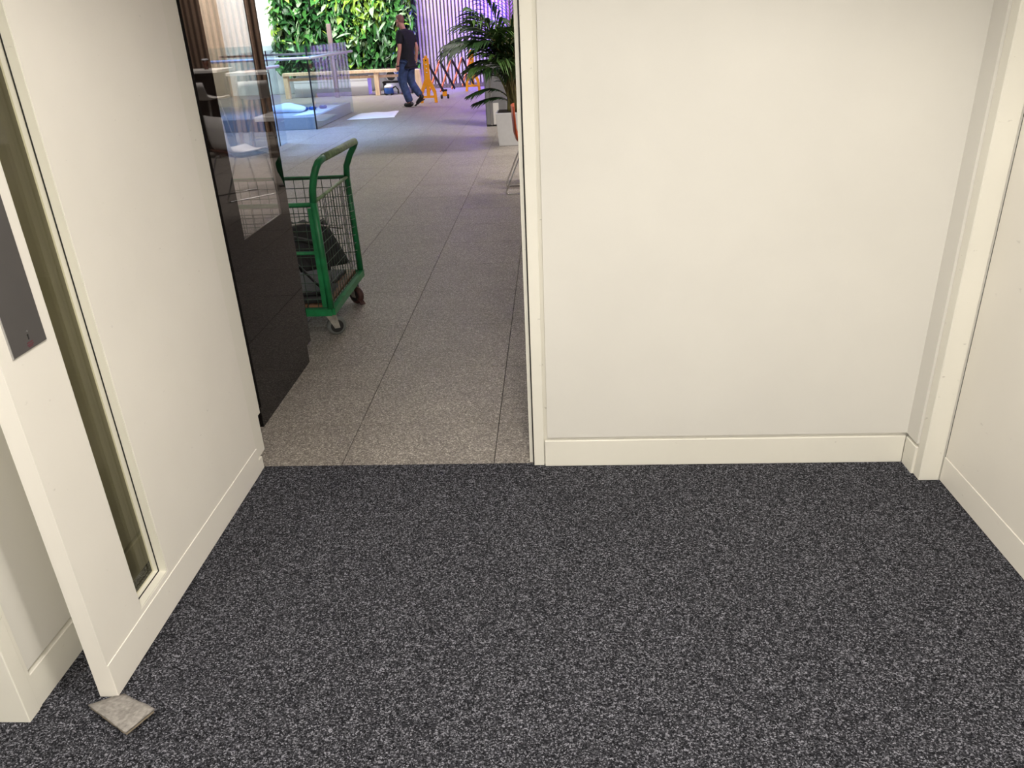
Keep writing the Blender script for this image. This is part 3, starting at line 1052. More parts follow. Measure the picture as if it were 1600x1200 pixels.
def floor_sheet(name, corners, z, label, n=10, amp=0.008):
    g_ = []
    c = [Vector((*q, z)) for q in corners]
    for i in range(n + 1):
        row = []
        for j in range(n + 1):
            u, v = i / n, j / n
            p = (c[0] * (1 - u) + c[1] * u) * (1 - v) + (c[3] * (1 - u) + c[2] * u) * v
            p.z += 0.004 + amp * abs(math.sin(7 * u + 2 * v) * math.sin(3 * v + 5 * u * v)) + (0.03 * max(0, u + v - 1.75) if amp > 0.005 else 0)
            row.append(p)
        g_.append(row)
    return solo(name, B().sheet(g_, 0.003), PAPER, label, 'sheet')


floor_sheet('dust_sheet', ((-3.84, 15.0), (-2.96, 15.15), (-3.06, 16.2), (-3.80, 16.1)), 0.0, 'white dust sheet spread on the tiled floor by the walking man', amp=0.011)
floor_sheet('dust_sheet', ((-4.55, 14.0), (-4.12, 14.35), (-4.12, 15.9), (-4.45, 15.9)), 0.2, 'white dust sheet lying flat on the platform behind the glass', amp=0.003)

# ================================================================== PLANT WALL
PW = thing('plant_wall', 'lush green living wall of mixed leafy plants', 'plant wall', (-5.3, 21.75, 0))
PX0, PX1, PZ0, PZ1 = -1.88, 1.83, 0.62, 4.2
obj('backing_panel', B().box(PX0, PX1, 0.05, 0.38, PZ0 - 0.05, PZ1), mat('planting_felt', (0.010, 0.016, 0.008), 0.95), PW)
leaf_meshes = []


def leaf_mesh(kind, mi):
    prof = {'heart': [(0, 0.02), (0.08, 0.30), (0.3, 0.42), (0.6, 0.28), (0.85, 0.12), (1, 0.01)],
            'lance': [(0, 0.02), (0.2, 0.13), (0.5, 0.17), (0.8, 0.09), (1, 0.005)],
            'strap': [(0, 0.03), (0.3, 0.07), (0.6, 0.07), (0.85, 0.045), (1, 0.005)]}[kind]
    b = B()
    g_ = []
    for (t, w) in prof:
        sag = -0.35 * t * t
        g_.append([(-w, t, sag + 0.25 * w), (0, t, sag), (w, t, sag + 0.25 * w)])
    b.sheet(g_)
    me = b.mesh('leaf')
    me.materials.append(LEAFS[mi])
    return me


for kind in ('heart', 'lance', 'strap'):
    for mi in range(4):
        leaf_meshes.append((kind, mi, leaf_mesh(kind, mi)))


def zone(x, z):
    """planting zones of the living wall: which colour grows where"""
    w = math.sin(x * 2.3 + 0.7) + math.sin(z * 3.1 + x * 1.3) + 0.7 * math.sin(x * 5.1 - z * 4.0)
    if z < 1.15:
        return [5, 3, 0.3, 0.2]
    if w > 0.9:
        return [1, 2, 4, 2]
    if w > 0.0:
        return [2, 3, 1.5, 2]
    if w > -0.9:
        return [4, 4, 0.5, 1]
    return [5, 2, 0.2, 0.6]


def leaf_matrix(x, y, z, s, rng):
    # leaves hang outwards and down from the wall
    tilt = rng.uniform(-1.25, 0.25)
    yaw = rng.uniform(-0.95, 0.95)
    roll = rng.uniform(-0.7, 0.7)
    return (Matrix.Translation((x, y, z)) @ Matrix.Rotation(PI + yaw, 4, 'Z') @ Matrix.Rotation(tilt, 4, 'X') @ Matrix.Rotation(roll, 4, 'Y') @ Matrix.Scale(s, 4))


rl = random.Random(21)
for k in range(290):
    x = rl.uniform(PX0 + 0.02, PX1 - 0.05)
    z = rl.uniform(0.72, 2.6)
    mi = rl.choices(range(4), zone(x, z))[0]
    kd = rl.choices(('heart', 'lance', 'strap'), (3, 3, 2))[0]
    me = [m for (a, b_, m) in leaf_meshes if a == kd and b_ == mi][0]
    s = rl.uniform(0.20, 0.34) * {'heart': 0.85, 'lance': 1.1, 'strap': 1.35}[kd]
    o = link_mesh('leaf', me, None, PW)
    o.matrix_local = leaf_matrix(x, rl.uniform(-0.16, -0.02), z, s, rl)
for mi in range(4):
    V, Fc = [], []
    for k in range(3600):
        x = rl.uniform(PX0 - 0.02, PX1)
        z = rl.uniform(PZ0 - 0.02, PZ1)
        w = zone(x, z)
        if rl.random() > w[mi] / sum(w):
            continue
        kd = rl.choices(('heart', 'lance', 'strap'), (3, 3, 3))[0]
        me = [m for (a, b_, m) in leaf_meshes if a == kd and b_ == mi][0]
        M4 = leaf_matrix(x, rl.uniform(-0.12, 0.05), z, rl.uniform(0.11, 0.24), rl)
        n0 = len(V)
        V += [tuple(M4 @ v.co) for v in me.vertices]
        Fc += [tuple(n0 + i for i in p.vertices) for p in me.polygons]
    me = bpy.data.meshes.new('foliage')
    me.from_pydata(V, [], Fc)
    o = link_mesh('foliage', me, LEAFS[mi], PW)
    o['kind'] = 'stuff'
solo('marker_post', B().box(-5.37, -5.27, 20.16, 20.24, 0, 1.67, 0.004), POSTBR, 'slim mauve-brown post standing before the plant wall', 'post')

# ================================================================== TIMBER BENCH FRAME under the plant wall
TB = thing('timber_bench', 'long low timber bench frame in front of the plant wall', 'bench', (-5.0, 20.45, 0))
obj('top_beam', B().box(-1.68, 1.22, -0.10, 0.10, 0.53, 0.60, 0.004), PINE, TB)
for x in (-1.63, 0.66):
    obj('leg', B().box(x - 0.055, x + 0.055, -0.08, 0.06, 0, 0.53, 0.004), PINEV, TB)
obj('back_rail', B().box(-1.68, 1.22, 0.12, 0.18, 0.40, 0.46), PINE, TB)
solo('timber_offcut', B().hexa([(-3.36, 20.5, 0), (-3.20, 20.5, 0), (-3.20, 20.66, 0), (-3.36, 20.66, 0), (-3.40, 20.5, 0.56), (-3.26, 20.5, 0.56), (-3.26, 20.66, 0.56), (-3.40, 20.66, 0.56)], 0.01),
     PINEV, 'thick upright timber block beside the ribbed wall', 'timber')
WT = thing('planting_trough', 'long white trough standing behind the timber frame', 'trough', (-5.6, 20.95, 0))
obj('body', B().box(-0.95, 0.95, -0.20, 0.22, 0, 0.335), WHITEP, WT)
obj('rim', B().box(-0.955, 0.955, -0.205, 0.225, 0.335, 0.435, 0.006), WHITEP, WT)
obj('planting_mix', B().box(-0.90, 0.90, -0.15, 0.17, 0.435, 0.45), SOIL, WT)
# tools and offcuts under the frame
bk_ = thing('paint_bucket', 'white paint bucket on its side under the timber frame', 'bucket', (-4.03, 20.80, 0.30))
obj('shell', B().lathe([(0.10, 0.0), (0.125, -0.22), (0.115, -0.22), (0.092, -0.01)], 18, (0, 0.1, 0.125), 'y'), WHITEP, bk_)
obj('dark_inside', B().lathe([(0.112, -0.215), (0.112, -0.212)], 18, (0, 0.1, 0.125), 'y'), BLACKM, bk_)
bx = thing('tool_case', 'white and blue tool case on the shelf under the timber frame', 'case', (-3.74, 20.74, 0.30))
obj('body', B().box(-0.06, 0.13, -0.10, 0.10, 0, 0.24, 0.01), WHITEP, bx)
obj('side_panel', B().box(-0.125, -0.06, -0.10, 0.10, 0, 0.24, 0.008), BLUE, bx)
obj('latch', B().box(0.0, 0.08, -0.108, -0.10, 0.13, 0.20), BLUE, bx)
sh = thing('tool_shelf', 'dark low trestle shelf carrying tools under the timber frame', 'shelf', (-3.9, 20.72, 0))
obj('board', B().box(-0.34, 0.42, -0.14, 0.14, 0.262, 0.30), BLACKM, sh)
for x in (-0.31, 0.39):
    obj('leg', B().box(x - 0.02, x + 0.02, -0.1, 0.1, 0, 0.262), BLACKM, sh)
vc = thing('site_vacuum', 'small blue site vacuum on the floor under the tool shelf', 'vacuum', (-4.05, 20.36, 0))
obj('tank', B().lathe([(0.10, 0.03), (0.115, 0.05), (0.115, 0.17), (0.10, 0.19)], 18), BLUE, vc)
obj('lid', B().lathe([(0.118, 0.17), (0.10, 0.22), (0.04, 0.245)], 18), WHITEP, vc)
obj('hose', B().tube([(0.1, -0.02, 0.16), (0.18, -0.03, 0.20), (0.24, -0.03, 0.12), (0.24, -0.04, 0.03)], 0.02, 8), BLACKM, vc)
for a in (0.8, 2.4, 4.0, 5.5):
    obj('wheel', B().lathe([(0.026, -0.012), (0.026, 0.012)], 10, (0.1 * math.cos(a), 0.1 * math.sin(a), 0.026), 'y'), BLACKM, vc)
solo('brown_block', B().box(-3.73, -3.64, 20.32, 20.42, 0, 0.27, 0.005), wood_mat('red_brown_wood', (0.10, 0.03, 0.018), (0.17, 0.055, 0.03)), 'red-brown wooden block standing under the timber frame', 'wood block')
for k in range(2):
    solo('white_board', B().box(-4.25, -3.30, 20.98 + 0.05 * k, 21.01 + 0.05 * k, 0, 0.13 if k == 0 else 0.25, 0.003), WHITEP,
         ['lower white board leaning behind the site vacuum', 'taller white board behind the lower one under the frame'][k], 'board')

# ================================================================== ORANGE EXPANDING BARRIER
def end_frame(t, c, lab=None):
    x, y = c
    b = B()
    pst = B()
    pst.box(x - 0.060, x + 0.060, y - 0.025, y + 0.025, 0.36, 0.90, 0.008)
    pst.box(x - 0.030, x + 0.030, y - 0.020, y + 0.020, 0.90, 0.95, 0.006)
    pst.box(x - 0.036, x + 0.036, y - 0.02, y + 0.02, 0.12, 0.37)
    obj('post', pst, ORANGE, t)
    for s in (-1, 1):
        leg = B()
        q = [(x + s * 0.01, 0.38), (x + s * 0.05, 0.33), (x + s * 0.110, 0.20), (x + s * 0.128, 0.0), (x + s * 0.190, 0.0), (x + s * 0.170, 0.24), (x + s * 0.100, 0.40), (x + s * 0.055, 0.50)]
        leg.prism([(a, y - 0.022, z) for a, z in q], (0, 0.044, 0))
        obj('leg', leg, ORANGE, t)
    obj('cross_bar', B().box(x - 0.15, x + 0.15, y - 0.018, y + 0.018, 0.10, 0.145), ORANGE, t)
    for z in (0.62, 0.70, 0.78, 0.86):
        obj('slot', B().box(x - 0.012, x + 0.012, y - 0.027, y - 0.0245, z - 0.012, z + 0.012), BLACKM if z > 0.8 else WHITEP, t)


bo_ = Vector((-2.3, 19.2, 0))
BR = thing('expanding_barrier', 'orange and black expanding trellis barrier with two end stands', 'barrier', bo_)
P0 = Vector((-2.68 - bo_.x, 17.82 - bo_.y, 0))
P1 = Vector((-1.96 - bo_.x, 20.55 - bo_.y, 0))
end_frame(BR, (P0.x, P0.y))
end_frame(BR, (P1.x, P1.y))
nb = 4
for k in range(nb):
    a = P0.lerp(P1, (k + 0.05) / nb)
    b_ = P0.lerp(P1, (k + 1.15) / nb) if k < nb - 1 else P1
    obj('black_bar', B().bar((a.x + 0.02, a.y, 0.80), (b_.x + 0.02, b_.y, 0.17), 0.030, 0.045), BLACKM, BR)
    obj('orange_bar', B().bar((a.x - 0.02, a.y, 0.17), (b_.x - 0.02, b_.y, 0.80), 0.022, 0.045), ORANGR, BR)
rc = P0.lerp(P1, 0.33)
ro = B().box(rc.x - 0.05, rc.x + 0.05, rc.y - 0.03, rc.y + 0.03, 0.05, 0.16, 0.01)
RO = obj('roller_block', ro, ORANGE, BR)
for s in (-1, 1):
    obj('roller_wheel', B().lathe([(0.015, -0.02), (0.045, -0.02), (0.045, 0.02), (0.015, 0.02)], 14, (rc.x + s * 0.075, rc.y, 0.046), 'x'), BLACKM, RO)
obj('roller_cap', B().box(rc.x - 0.07, rc.x + 0.06, rc.y - 0.035, rc.y + 0.035, 0.16, 0.20, 0.008), BLACKM, RO)

# ================================================================== PALM
PLx, PLy = -0.535, 11.14
PP = thing('palm_planter', 'square tapered grey planter holding a tall palm', 'planter', (PLx, PLy, 0))
pt = B()
hb, ht, H_ = 0.195, 0.225, 0.432
pt.hexa([(-hb, -hb, 0), (hb, -hb, 0), (hb, hb, 0), (-hb, hb, 0), (-ht, -ht, H_), (ht, -ht, H_), (ht, ht, H_), (-ht, ht, H_)], 0.008, 2)
obj('pot', pt, POT, PP)
obj('soil', B().box(-0.20, 0.20, -0.20, 0.20, H_ - 0.01, H_ + 0.004), SOIL, PP)
PA = thing('palm', 'tall dark green palm with arching feathery fronds in grey planter', 'palm', (PLx, PLy, H_ + 0.005))
rp = random.Random(5)
fr = [(PI + 0.15, 0.86, 1.16, 0.62), (PI + 0.35, 0.90, 1.14, 0.72), (PI - 0.15, 0.72, 1.28, 0.42), (PI + 0.9, 0.62, 1.30, 0.35), (PI * 0.75, 0.62, 1.35, 0.35),
      (PI - 0.35, 0.72, 1.22, 0.62), (PI + 0.1, 0.60, 0.42, 0.42), (PI + 0.55, 0.55, 1.12, 0.5), (PI * 1.5, 0.45, 1.20, 0.35), (PI * 0.5, 0.55, 1.20, 0.4),
      (0.2, 0.70, 1.15, 0.5), (0.7, 0.6, 1.3, 0.35), (-0.5, 0.75, 1.05, 0.5), (PI * 1.2, 0.30, 1.42, 0.14), (PI * 0.6, 0.22, 1.46, 0.12), (-0.2, 0.25, 1.5, 0.1),
      (PI * 1.05, 0.42, 1.36, 0.22), (PI * 1.35, 0.5, 0.85, 0.4), (PI - 0.05, 0.55, 0.25, 0.30), (PI * 0.9, 0.50, 1.18, 0.30), (PI * 1.1, 0.40, 0.95, 0.2)]
fr += [(PI - 0.3, 0.50, 0.82, 0.40), (PI + 0.35, 0.46, 0.74, 0.35), (PI + 0.05, 0.40, 0.92, 0.30), (PI + 0.8, 0.42, 0.70, 0.30), (PI - 0.7, 0.48, 0.66, 0.35), (PI * 1.45, 0.36, 0.80, 0.3), (0.0, 0.4, 0.8, 0.3)]
for k in range(20):
    rr = rp.uniform(0.22, 0.6)
    fr.append((rp.uniform(0, 2 * PI), rr, rp.uniform(0.72 + 0.6 * (rr - 0.22), 1.34), rp.uniform(0.15, 0.5)))
for (az, reach, hgt, droop) in fr:
    d = Vector((math.cos(az), math.sin(az), 0))
    n = 22
    rach = []
    base = Vector((rp.uniform(-0.07, 0.07), rp.uniform(-0.07, 0.07), 0))
    for k in range(n + 1):
        t = k / n
        h = hgt * (1.45 * t - 0.45 * t * t) - droop * max(0, t - 0.45) ** 2 * 1.6
        rach.append(base + d * (reach * t ** 1.7) + Vector((0, 0, h)))
    st = B()
    st.tube(rach, [0.011 * (1 - 0.85 * k / n) + 0.001 for k in range(n + 1)], 5)
    st.mi = 1
    side = Vector((-d.y, d.x, 0))
    for k in range(8, n + 1):
        for s in (-1, 1):
            t = k / n
            for h_ in (0.0,):
                kk = min(k + h_, n)
                i0 = int(min(kk, n - 1))
                p = rach[i0].lerp(rach[i0 + 1], kk - i0)
                tg = (rach[i0 + 1] - rach[i0]).normalized()
                ln = (0.40 * math.sin(PI * min(1, (t - 0.30) / 0.74)) ** 0.6 + 0.08) * rp.uniform(0.85, 1.1) * (0.55 if hgt < 0.5 else 1.0)
                dr = (side * s * rp.uniform(0.7, 0.95) + tg * rp.uniform(0.75, 1.1)).normalized()
                wv = dr.cross(Vector((0, 0, 1)))
                if wv.length < 0.05:
                    wv = side
                wv = wv.normalized() * 0.0125 + Vector((0, 0, 0.006 * s))
                g_ = []
                for q in range(5):
                    u = q / 4
                    c = p + dr * ln * u + Vector((0, 0, -0.55 * ln * u * u + 0.06 * u))
                    w_ = [0.35, 0.95, 1.0, 0.7, 0.06][q]
                    g_.append([c - wv * w_, c + wv * w_])
                st.sheet(g_)
    obj('frond', st, [PALMST, PALM2 if rp.random() < 0.28 else PALM], PA)

# ------------------------------------------------------------------ bin and slatted bench behind the palm
BN = thing('litter_bin', 'tall grey metal litter bin behind the palm planter', 'bin', (-0.92, 13.35, 0))
obj('body', B().box(-0.155, 0.20, -0.17, 0.17, 0.02, 0.98, 0.02, 2), BINM, BN)
obj('base', B().box(-0.145, 0.19, -0.16, 0.16, 0, 0.02), BLACKM, BN)
obj('notice', B().box(-0.03, 0.06, -0.173, -0.170, 0.03, 0.36), BINL, BN, 'pale notice panel')
obj('corner_strip', B().box(-0.075, -0.045, -0.174, -0.170, 0.02, 0.97), STEEL, BN)
SB = thing('seating_steps', 'grey slatted seating steps behind the palm', 'bench', (-0.2, 14.6, 0))
for k in range(9):
    z = 0.06 + 0.105 * k
    obj('slat', B().box(-0.62, 0.9, -0.30 + 0.03 * k, 0.1, z, z + 0.07), GREYP if k != 8 else TABLEW, SB)
for x in (-0.55, 0.8):
    obj('upright', B().box(x - 0.03, x + 0.03, 0.05, 0.14, 0, 1.0), GREYP, SB)

# ================================================================== CAFE CHAIRS AND TABLES
def shell_profile(seat_h, back_h, depth=0.40, lean=0.015):
    """side profile from front lip to the top of the back: (x forward, z)"""
    p = [(depth * 0.5 + 0.02, seat_h - 0.025), (depth * 0.5 - 0.02, seat_h), (0.08, seat_h - 0.012), (-0.08, seat_h - 0.018), (-0.17, seat_h + 0.0),
         (-0.215, seat_h + 0.05), (-0.235, seat_h + 0.12), (-0.235 - lean * 0.5, seat_h + back_h * 0.65), (-0.235 - lean, seat_h + back_h)]
    return p


def shell(seat_h, back_h, w, th=0.012):
    pr = shell_profile(seat_h, back_h)
    g_ = []
    n = 8
    for i, (x, z) in enumerate(pr):
        t = i / (len(pr) - 1)
        ww = w * (0.94 if i in (0, len(pr) - 1) else 1.0) * (1 - 0.08 * t)
        row = []
        for j in range(n + 1):
            v = j / n * 2 - 1
            cup = 0.025 * v * v
            row.append((x + (cup if t > 0.6 else 0), v * ww / 2, z + (cup if t < 0.6 else 0)))
        g_.append(row)
    return B().sheet(g_, th)


def sled_chair(name, label, loc, rotz, m, under=None, group=None):
    t = thing(name, label, 'chair', loc, rotz, group)
    sh_ = obj('shell', shell(0.455, 0.36, 0.45), m, t)
    if under:
        pr = shell_profile(0.455, 0.10)
        g_ = [[(x, v * 0.2, z - 0.018) for v in (-1, -0.5, 0, 0.5, 1)] for (x, z) in pr[:6]]
        obj('under_shell', B().sheet(g_, 0.01), under, t)
    for s in (-1, 1):
        y = s * 0.215
        pts = [(-0.12, s * 0.13, 0.425), (-0.14, s * 0.17, 0.425), (-0.165, y, 0.40), (-0.325, y, 0.03), (-0.318, y, 0.010), (-0.295, y, 0.0075), (0.20, y, 0.0075), (0.222, y, 0.012), (0.222, y, 0.03),
               (0.17, y, 0.40), (0.14, s * 0.17, 0.425), (0.12, s * 0.13, 0.425)]
        obj('leg', B().tube(pts, 0.0075, 8), CHROME, t)
    for x in (-0.12, 0.12):
        obj('seat_bar', B().tube([(x, -0.13, 0.425), (x, 0.13, 0.425)], 0.0075, 8), CHROME, t)
    return t


sled_chair('cafe_chair', 'orange shell chair on a chrome sled frame by the doorway side', (-0.148, 7.88, 0), 0.05, CHAIRO)
ch = sled_chair('cafe_chair', 'white shell chair with brown underside beside a white square table', (0.68, 8.08, 0), 2.32, CHAIRW, CHAIRU)
sled_chair('cafe_chair', 'white shell chair across the white square table from its twin', (0.24, 9.42, 0), -1.4, CHAIRW, CHAIRU)


def square_table(label, loc, w, h, cat='table'):
    t = thing('cafe_table', label, cat, loc)
    obj('top', B().box(-w / 2, w / 2, -w / 2, w / 2, h - 0.05, h, 0.008, 2), TABLEW, t)
    obj('pedestal', B().box(-0.09, 0.09, -0.09, 0.09, 0.02, h - 0.05, 0.006), GREYP, t)
    obj('foot', B().box(-0.22, 0.22, -0.22, 0.22, 0, 0.02, 0.006), GREYP, t)
    return t


square_table('white square cafe table on a grey pedestal', (0.27, 8.72, 0), 0.64, 0.745)


def bar_table(label, loc, w, d, h, legm):
    t = thing('bar_table', label, 'table', loc)
    obj('top', B().box(-w / 2, w / 2, -d / 2, d / 2, h - 0.04, h, 0.004), TABLEW, t)
    for sx in (-1, 1):
        for sy in (-1, 1):
            x, y = sx * (w / 2 - 0.08), sy * (d / 2 - 0.06)
            obj('leg', B().hexa([(x + sx * 0.05 - 0.02, y - 0.025, 0), (x + sx * 0.05 + 0.02, y - 0.025, 0), (x + sx * 0.05 + 0.02, y + 0.025, 0), (x + sx * 0.05 - 0.02, y + 0.025, 0),
                                 (x - 0.03, y - 0.03, h - 0.04), (x + 0.03, y - 0.03, h - 0.04), (x + 0.03, y + 0.03, h - 0.04), (x - 0.03, y + 0.03, h - 0.04)]), legm, t)
    return t


bar_table('high bar table with pine legs next to the slatted partition', (1.45, 11.35, 0), 0.85, 0.55, 1.07, PINEV)
BC = thing('bar_counter', 'long dark bar counter with a pale top before the slatted partition', 'counter', (2.75, 11.6, 0))
obj('body', B().box(-0.55, 0.9, -0.20, 0.25, 0, 1.07), mat('dark_counter', (0.06, 0.04, 0.032), 0.5), BC)
obj('top', B().box(-0.68, 0.95, -0.32, 0.30, 1.07, 1.11, 0.004), TABLEW, BC)


def bar_stool(name, label, loc, rotz, group):
    t = thing(name, label, 'stool', loc, rotz, group)
    obj('shell', shell(0.76, 0.22, 0.42), CHAIRW, t)
    for sx in (-1, 1):
        for sy in (-1, 1):
            obj('leg', B().tube([(sx * 0.10, sy * 0.10, 0.735), (sx * 0.20, sy * 0.20, 0.006)], 0.008, 6), CHROME, t)
    r_ = 0.172
    obj('foot_ring', B().tube([(r_, r_, 0.24), (-r_, r_, 0.24), (-r_, -r_, 0.24), (r_, -r_, 0.24)], 0.007, 6, close=True), CHROME, t)
    return t


s1 = bar_stool('bar_stool', 'white shell bar stool on wire legs at the pine-legged bar table', (1.42, 10.85, 0), 1.3, 'white bar stools')
dup(s1, (2.15, 11.0, 0), 2.0, 'white shell bar stool on wire legs pulled up to the dark counter')
cup = thing('drinks_cup', 'small dark takeaway cup standing on the bar counter', 'cup', (2.28, 11.45, 1.11))
obj('cup', B().lathe([(0.03, 0), (0.042, 0.12)], 14), CHAIRU, cup)
obj('lid', B().lathe([(0.045, 0.12), (0.045, 0.13), (0.035, 0.14)], 14), WHITEP, cup)

# ================================================================== THE WALKING MAN
def skin_obj(name, verts, edges, radii, root, mt, parent, sub=2):
    me = bpy.data.meshes.new(name + '_skeleton')
    me.from_pydata(verts, edges, [])
    o = bpy.data.objects.new(name, me)
    COL.objects.link(o)
    md = o.modifiers.new('skin', 'SKIN')
    md.use_smooth_shade = True
    sd = o.modifiers.new('sub', 'SUBSURF')
    sd.levels = sub
    sd.render_levels = sub
    sv = me.skin_vertices[0].data if me.skin_vertices else None
    if sv is None:
        bpy.context.view_layer.update()
        sv = me.skin_vertices[0].data
    for i, r in enumerate(radii):
        sv[i].radius = r if isinstance(r, tuple) else (r, r)
        sv[i].use_root = (i == root)
    bpy.context.view_layer.update()
    dg = bpy.context.evaluated_depsgraph_get()
    m2 = bpy.data.meshes.new_from_object(o.evaluated_get(dg))
    m2.name = name
    bpy.data.objects.remove(o)
    for p in m2.polygons:
        p.use_smooth = True
    m2.materials.clear()
    o2 = link_mesh(name, m2, mt, parent)
    return o2


MX, MY = -2.98, 17.15
MAN = thing('person', 'man in black polo shirt and blue jeans walking past the plant wall', 'person', (MX, MY, 0))
Fd = Vector((-0.88, 0.475, 0))
Ld = Vector((-0.475, -0.88, 0))


def mp_(f, l, z):
    v = Fd * f + Ld * l
    return (v.x, v.y, z)


# forward, left, height; front leg planted, rear heel lifted
J = {'pel': (0.0, 0, 0.93), 'waist': (-0.02, 0, 1.08), 'chest': (-0.02, 0, 1.28), 'neckb': (0.0, 0, 1.47), 'neckt': (0.06, 0, 1.565), 'head': (0.085, 0, 1.65), 'crown': (0.075, 0, 1.70),
     'shL': (-0.02, 0.185, 1.42), 'elL': (-0.035, 0.235, 1.13), 'wrL': (0.04, 0.235, 0.885), 'haL': (0.065, 0.225, 0.81),
     'shR': (-0.03, -0.185, 1.41), 'elR': (-0.12, -0.225, 1.13), 'wrR': (-0.07, -0.23, 0.90), 'haR': (-0.05, -0.225, 0.83),
     'hiL': (0.0, 0.09, 0.90), 'knL': (0.09, 0.10, 0.50), 'anL': (-0.075, 0.10, 0.085), 'toL': (0.09, 0.11, 0.03),
     'hiR': (0.0, -0.09, 0.90), 'knR': (0.02, -0.09, 0.50), 'anR': (-0.25, -0.07, 0.185), 'toR': (-0.12, -0.06, 0.035)}
names = list(J)
ix = {k: i for i, k in enumerate(names)}
bones = [('pel', 'waist'), ('waist', 'chest'), ('chest', 'neckb'), ('neckb', 'neckt'), ('neckt', 'head'), ('head', 'crown'),
         ('chest', 'shL'), ('shL', 'elL'), ('elL', 'wrL'), ('wrL', 'haL'), ('chest', 'shR'), ('shR', 'elR'), ('elR', 'wrR'), ('wrR', 'haR'),
         ('pel', 'hiL'), ('hiL', 'knL'), ('knL', 'anL'), ('anL', 'toL'), ('pel', 'hiR'), ('hiR', 'knR'), ('knR', 'anR'), ('anR', 'toR')]
rad = {'pel': 0.09, 'waist': 0.075, 'chest': 0.075, 'neckb': 0.058, 'neckt': 0.058, 'head': 0.092, 'crown': 0.072, 'shL': 0.06, 'elL': 0.043, 'wrL': 0.031, 'haL': 0.034,
       'shR': 0.06, 'elR': 0.043, 'wrR': 0.031, 'haR': 0.034, 'hiL': 0.088, 'knL': 0.058, 'anL': 0.040, 'toL': 0.03, 'hiR': 0.088, 'knR': 0.058, 'anR': 0.040, 'toR': 0.03}
body = skin_obj('body', [mp_(*J[k]) for k in names], [(ix[a], ix[b]) for a, b in bones], [rad[k] for k in names], 0, SKIN, MAN)
# nose, ears, chin, fingers joined to the body's own mesh
ex = B()
hc = Vector(mp_(*J['head']))
ex.tube([hc + Fd * 0.082 + Vector((0, 0, 0.01)), hc + Fd * 0.108 + Vector((0, 0, -0.022)), hc + Fd * 0.086 + Vector((0, 0, -0.030))], [0.008, 0.013, 0.008], 6)
ex.tube([hc + Fd * 0.03 + Vector((0, 0, -0.085)), hc + Fd * 0.072 + Vector((0, 0, -0.082))], [0.045, 0.03], 8)
for s in (-1, 1):
    ex.tube([hc + Ld * s * 0.082 - Fd * 0.008 + Vector((0, 0, 0.018)), hc + Ld * s * 0.096 - Fd * 0.014, hc + Ld * s * 0.085 - Fd * 0.002 + Vector((0, 0, -0.028))], [0.012, 0.016, 0.008], 6)
for side_, s in (('haL', 1), ('haR', -1)):
    h0 = Vector(mp_(*J[side_]))
    for k, (dy, ln) in enumerate(((-0.028, 0.070), (-0.010, 0.082), (0.010, 0.076), (0.026, 0.060))):
        a = h0 + Fd * -dy + Vector((0, 0, -0.02))
        ex.tube([a, a + Vector((0, 0, -ln * 0.55)) + Fd * 0.004, a + Vector((0, 0, -ln)) + Fd * 0.016 - Ld * s * 0.012], [0.0098, 0.009, 0.0065], 6)
    a = h0 + Fd * 0.026 + Vector((0, 0, 0.01))
    ex.tube([a, a + Fd * 0.022 + Vector((0, 0, -0.028)), a + Fd * 0.022 + Vector((0, 0, -0.058))], [0.011, 0.010, 0.007], 6)
bm = ex.bm
bm.from_mesh(body.data)
me_ = ex.mesh('body')
for p in me_.polygons:
    p.use_smooth = True
me_.materials.append(SKIN)
body.data = me_
# cropped hair cap
hb_ = B()
bmesh.ops.create_icosphere(hb_.bm, subdivisions=3, radius=1, matrix=Matrix.Translation(hc + Vector((0, 0, 0.018)) - Fd * 0.006) @ Matrix.Rotation(math.atan2(Fd.y, Fd.x), 4, 'Z') @ Matrix.Diagonal((0.098, 0.086, 0.098, 1)))
bmesh.ops.delete(hb_.bm, geom=[v for v in hb_.bm.verts if (v.co - hc).z < 0.005 + 0.6 * max(0, (v.co - hc).dot(Fd)) - 0.06 * (1 if (v.co - hc).dot(Fd) < -0.03 else 0)], context='VERTS')
for f in hb_.bm.faces:
    f.smooth = True
obj('hair', hb_, HAIR, MAN)
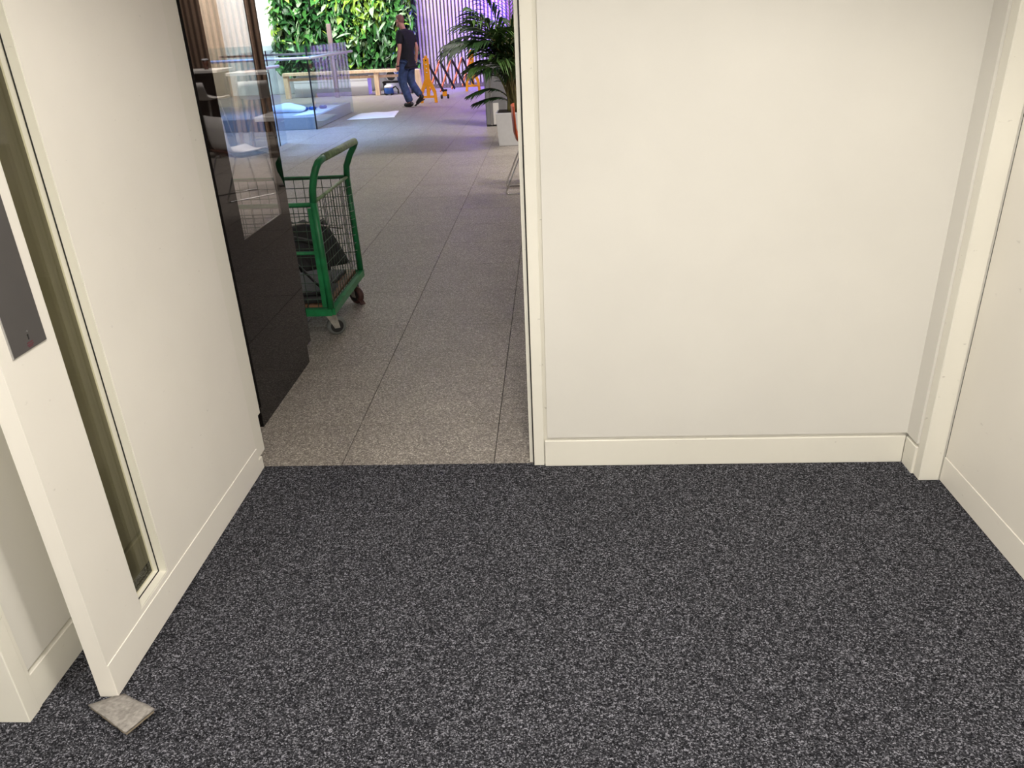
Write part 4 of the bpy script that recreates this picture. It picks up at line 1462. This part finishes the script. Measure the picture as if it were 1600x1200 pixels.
# polo shirt
sv = [(-0.0, 0, 0.80), (-0.01, 0, 0.93), (-0.02, 0, 1.10), (-0.02, 0, 1.29), (0.0, 0, 1.44), (0.012, 0, 1.50), (-0.02, 0.185, 1.41), (-0.03, 0.225, 1.20), (-0.03, -0.185, 1.40), (-0.09, -0.225, 1.20)]
sr = [0.172, 0.168, 0.168, 0.165, 0.130, 0.080, 0.088, 0.074, 0.088, 0.074]
skin_obj('polo_shirt', [mp_(*q) for q in sv], [(0, 1), (1, 2), (2, 3), (3, 4), (4, 5), (3, 6), (6, 7), (3, 8), (8, 9)], sr, 1, SHIRT, MAN)
# jeans
jv = [J['pel'], (0.0, 0.085, 0.84), (0.05, 0.095, 0.66), J['knL'], (0.0, 0.10, 0.27), (-0.075, 0.10, 0.085), (0.0, -0.085, 0.84), (0.0, -0.09, 0.66), J['knR'], (-0.11, -0.08, 0.34), (-0.24, -0.07, 0.205)]
jr = [0.128, 0.110, 0.108, 0.092, 0.086, 0.084, 0.110, 0.106, 0.092, 0.084, 0.076]
skin_obj('jeans', [mp_(*q) for q in jv], [(0, 1), (1, 2), (2, 3), (3, 4), (4, 5), (0, 6), (6, 7), (7, 8), (8, 9), (9, 10)], jr, 0, JEANS, MAN)
# shoes
for (hf, hz, tf, tz, l) in ((-0.13, 0.052, 0.115, 0.042, 0.105), (-0.275, 0.185, -0.085, 0.044, -0.065)):
    q = [(hf, l, hz), (hf * 0.6 + tf * 0.4, l, hz * 0.6 + tz * 0.4), (tf - 0.03, l, tz)]
    sh_ = skin_obj('shoe', [mp_(*a) for a in q] + [mp_(hf + 0.035, l, hz + 0.055)], [(0, 1), (1, 2), (0, 3)], [(0.048, 0.048), (0.048, 0.046), (0.046, 0.038), (0.05, 0.05)], 1, SHOE, MAN)
    so = B()
    pts = []
    for (f_, z_) in ((hf - 0.045, hz - 0.050), ((hf + tf) / 2, (hz + tz) / 2 - 0.045), (tf + 0.012, tz - 0.041)):
        pts.append((f_, z_))
    g_ = [[mp_(f_, l - w_, max(z_, 0.003)), mp_(f_, l + w_, max(z_, 0.003))] for (f_, z_), w_ in zip(pts, (0.032, 0.042, 0.030))]
    so.sheet([[Vector(p) for p in r_] for r_ in g_], 0.014)
    obj('sole', so, SOLE, sh_)
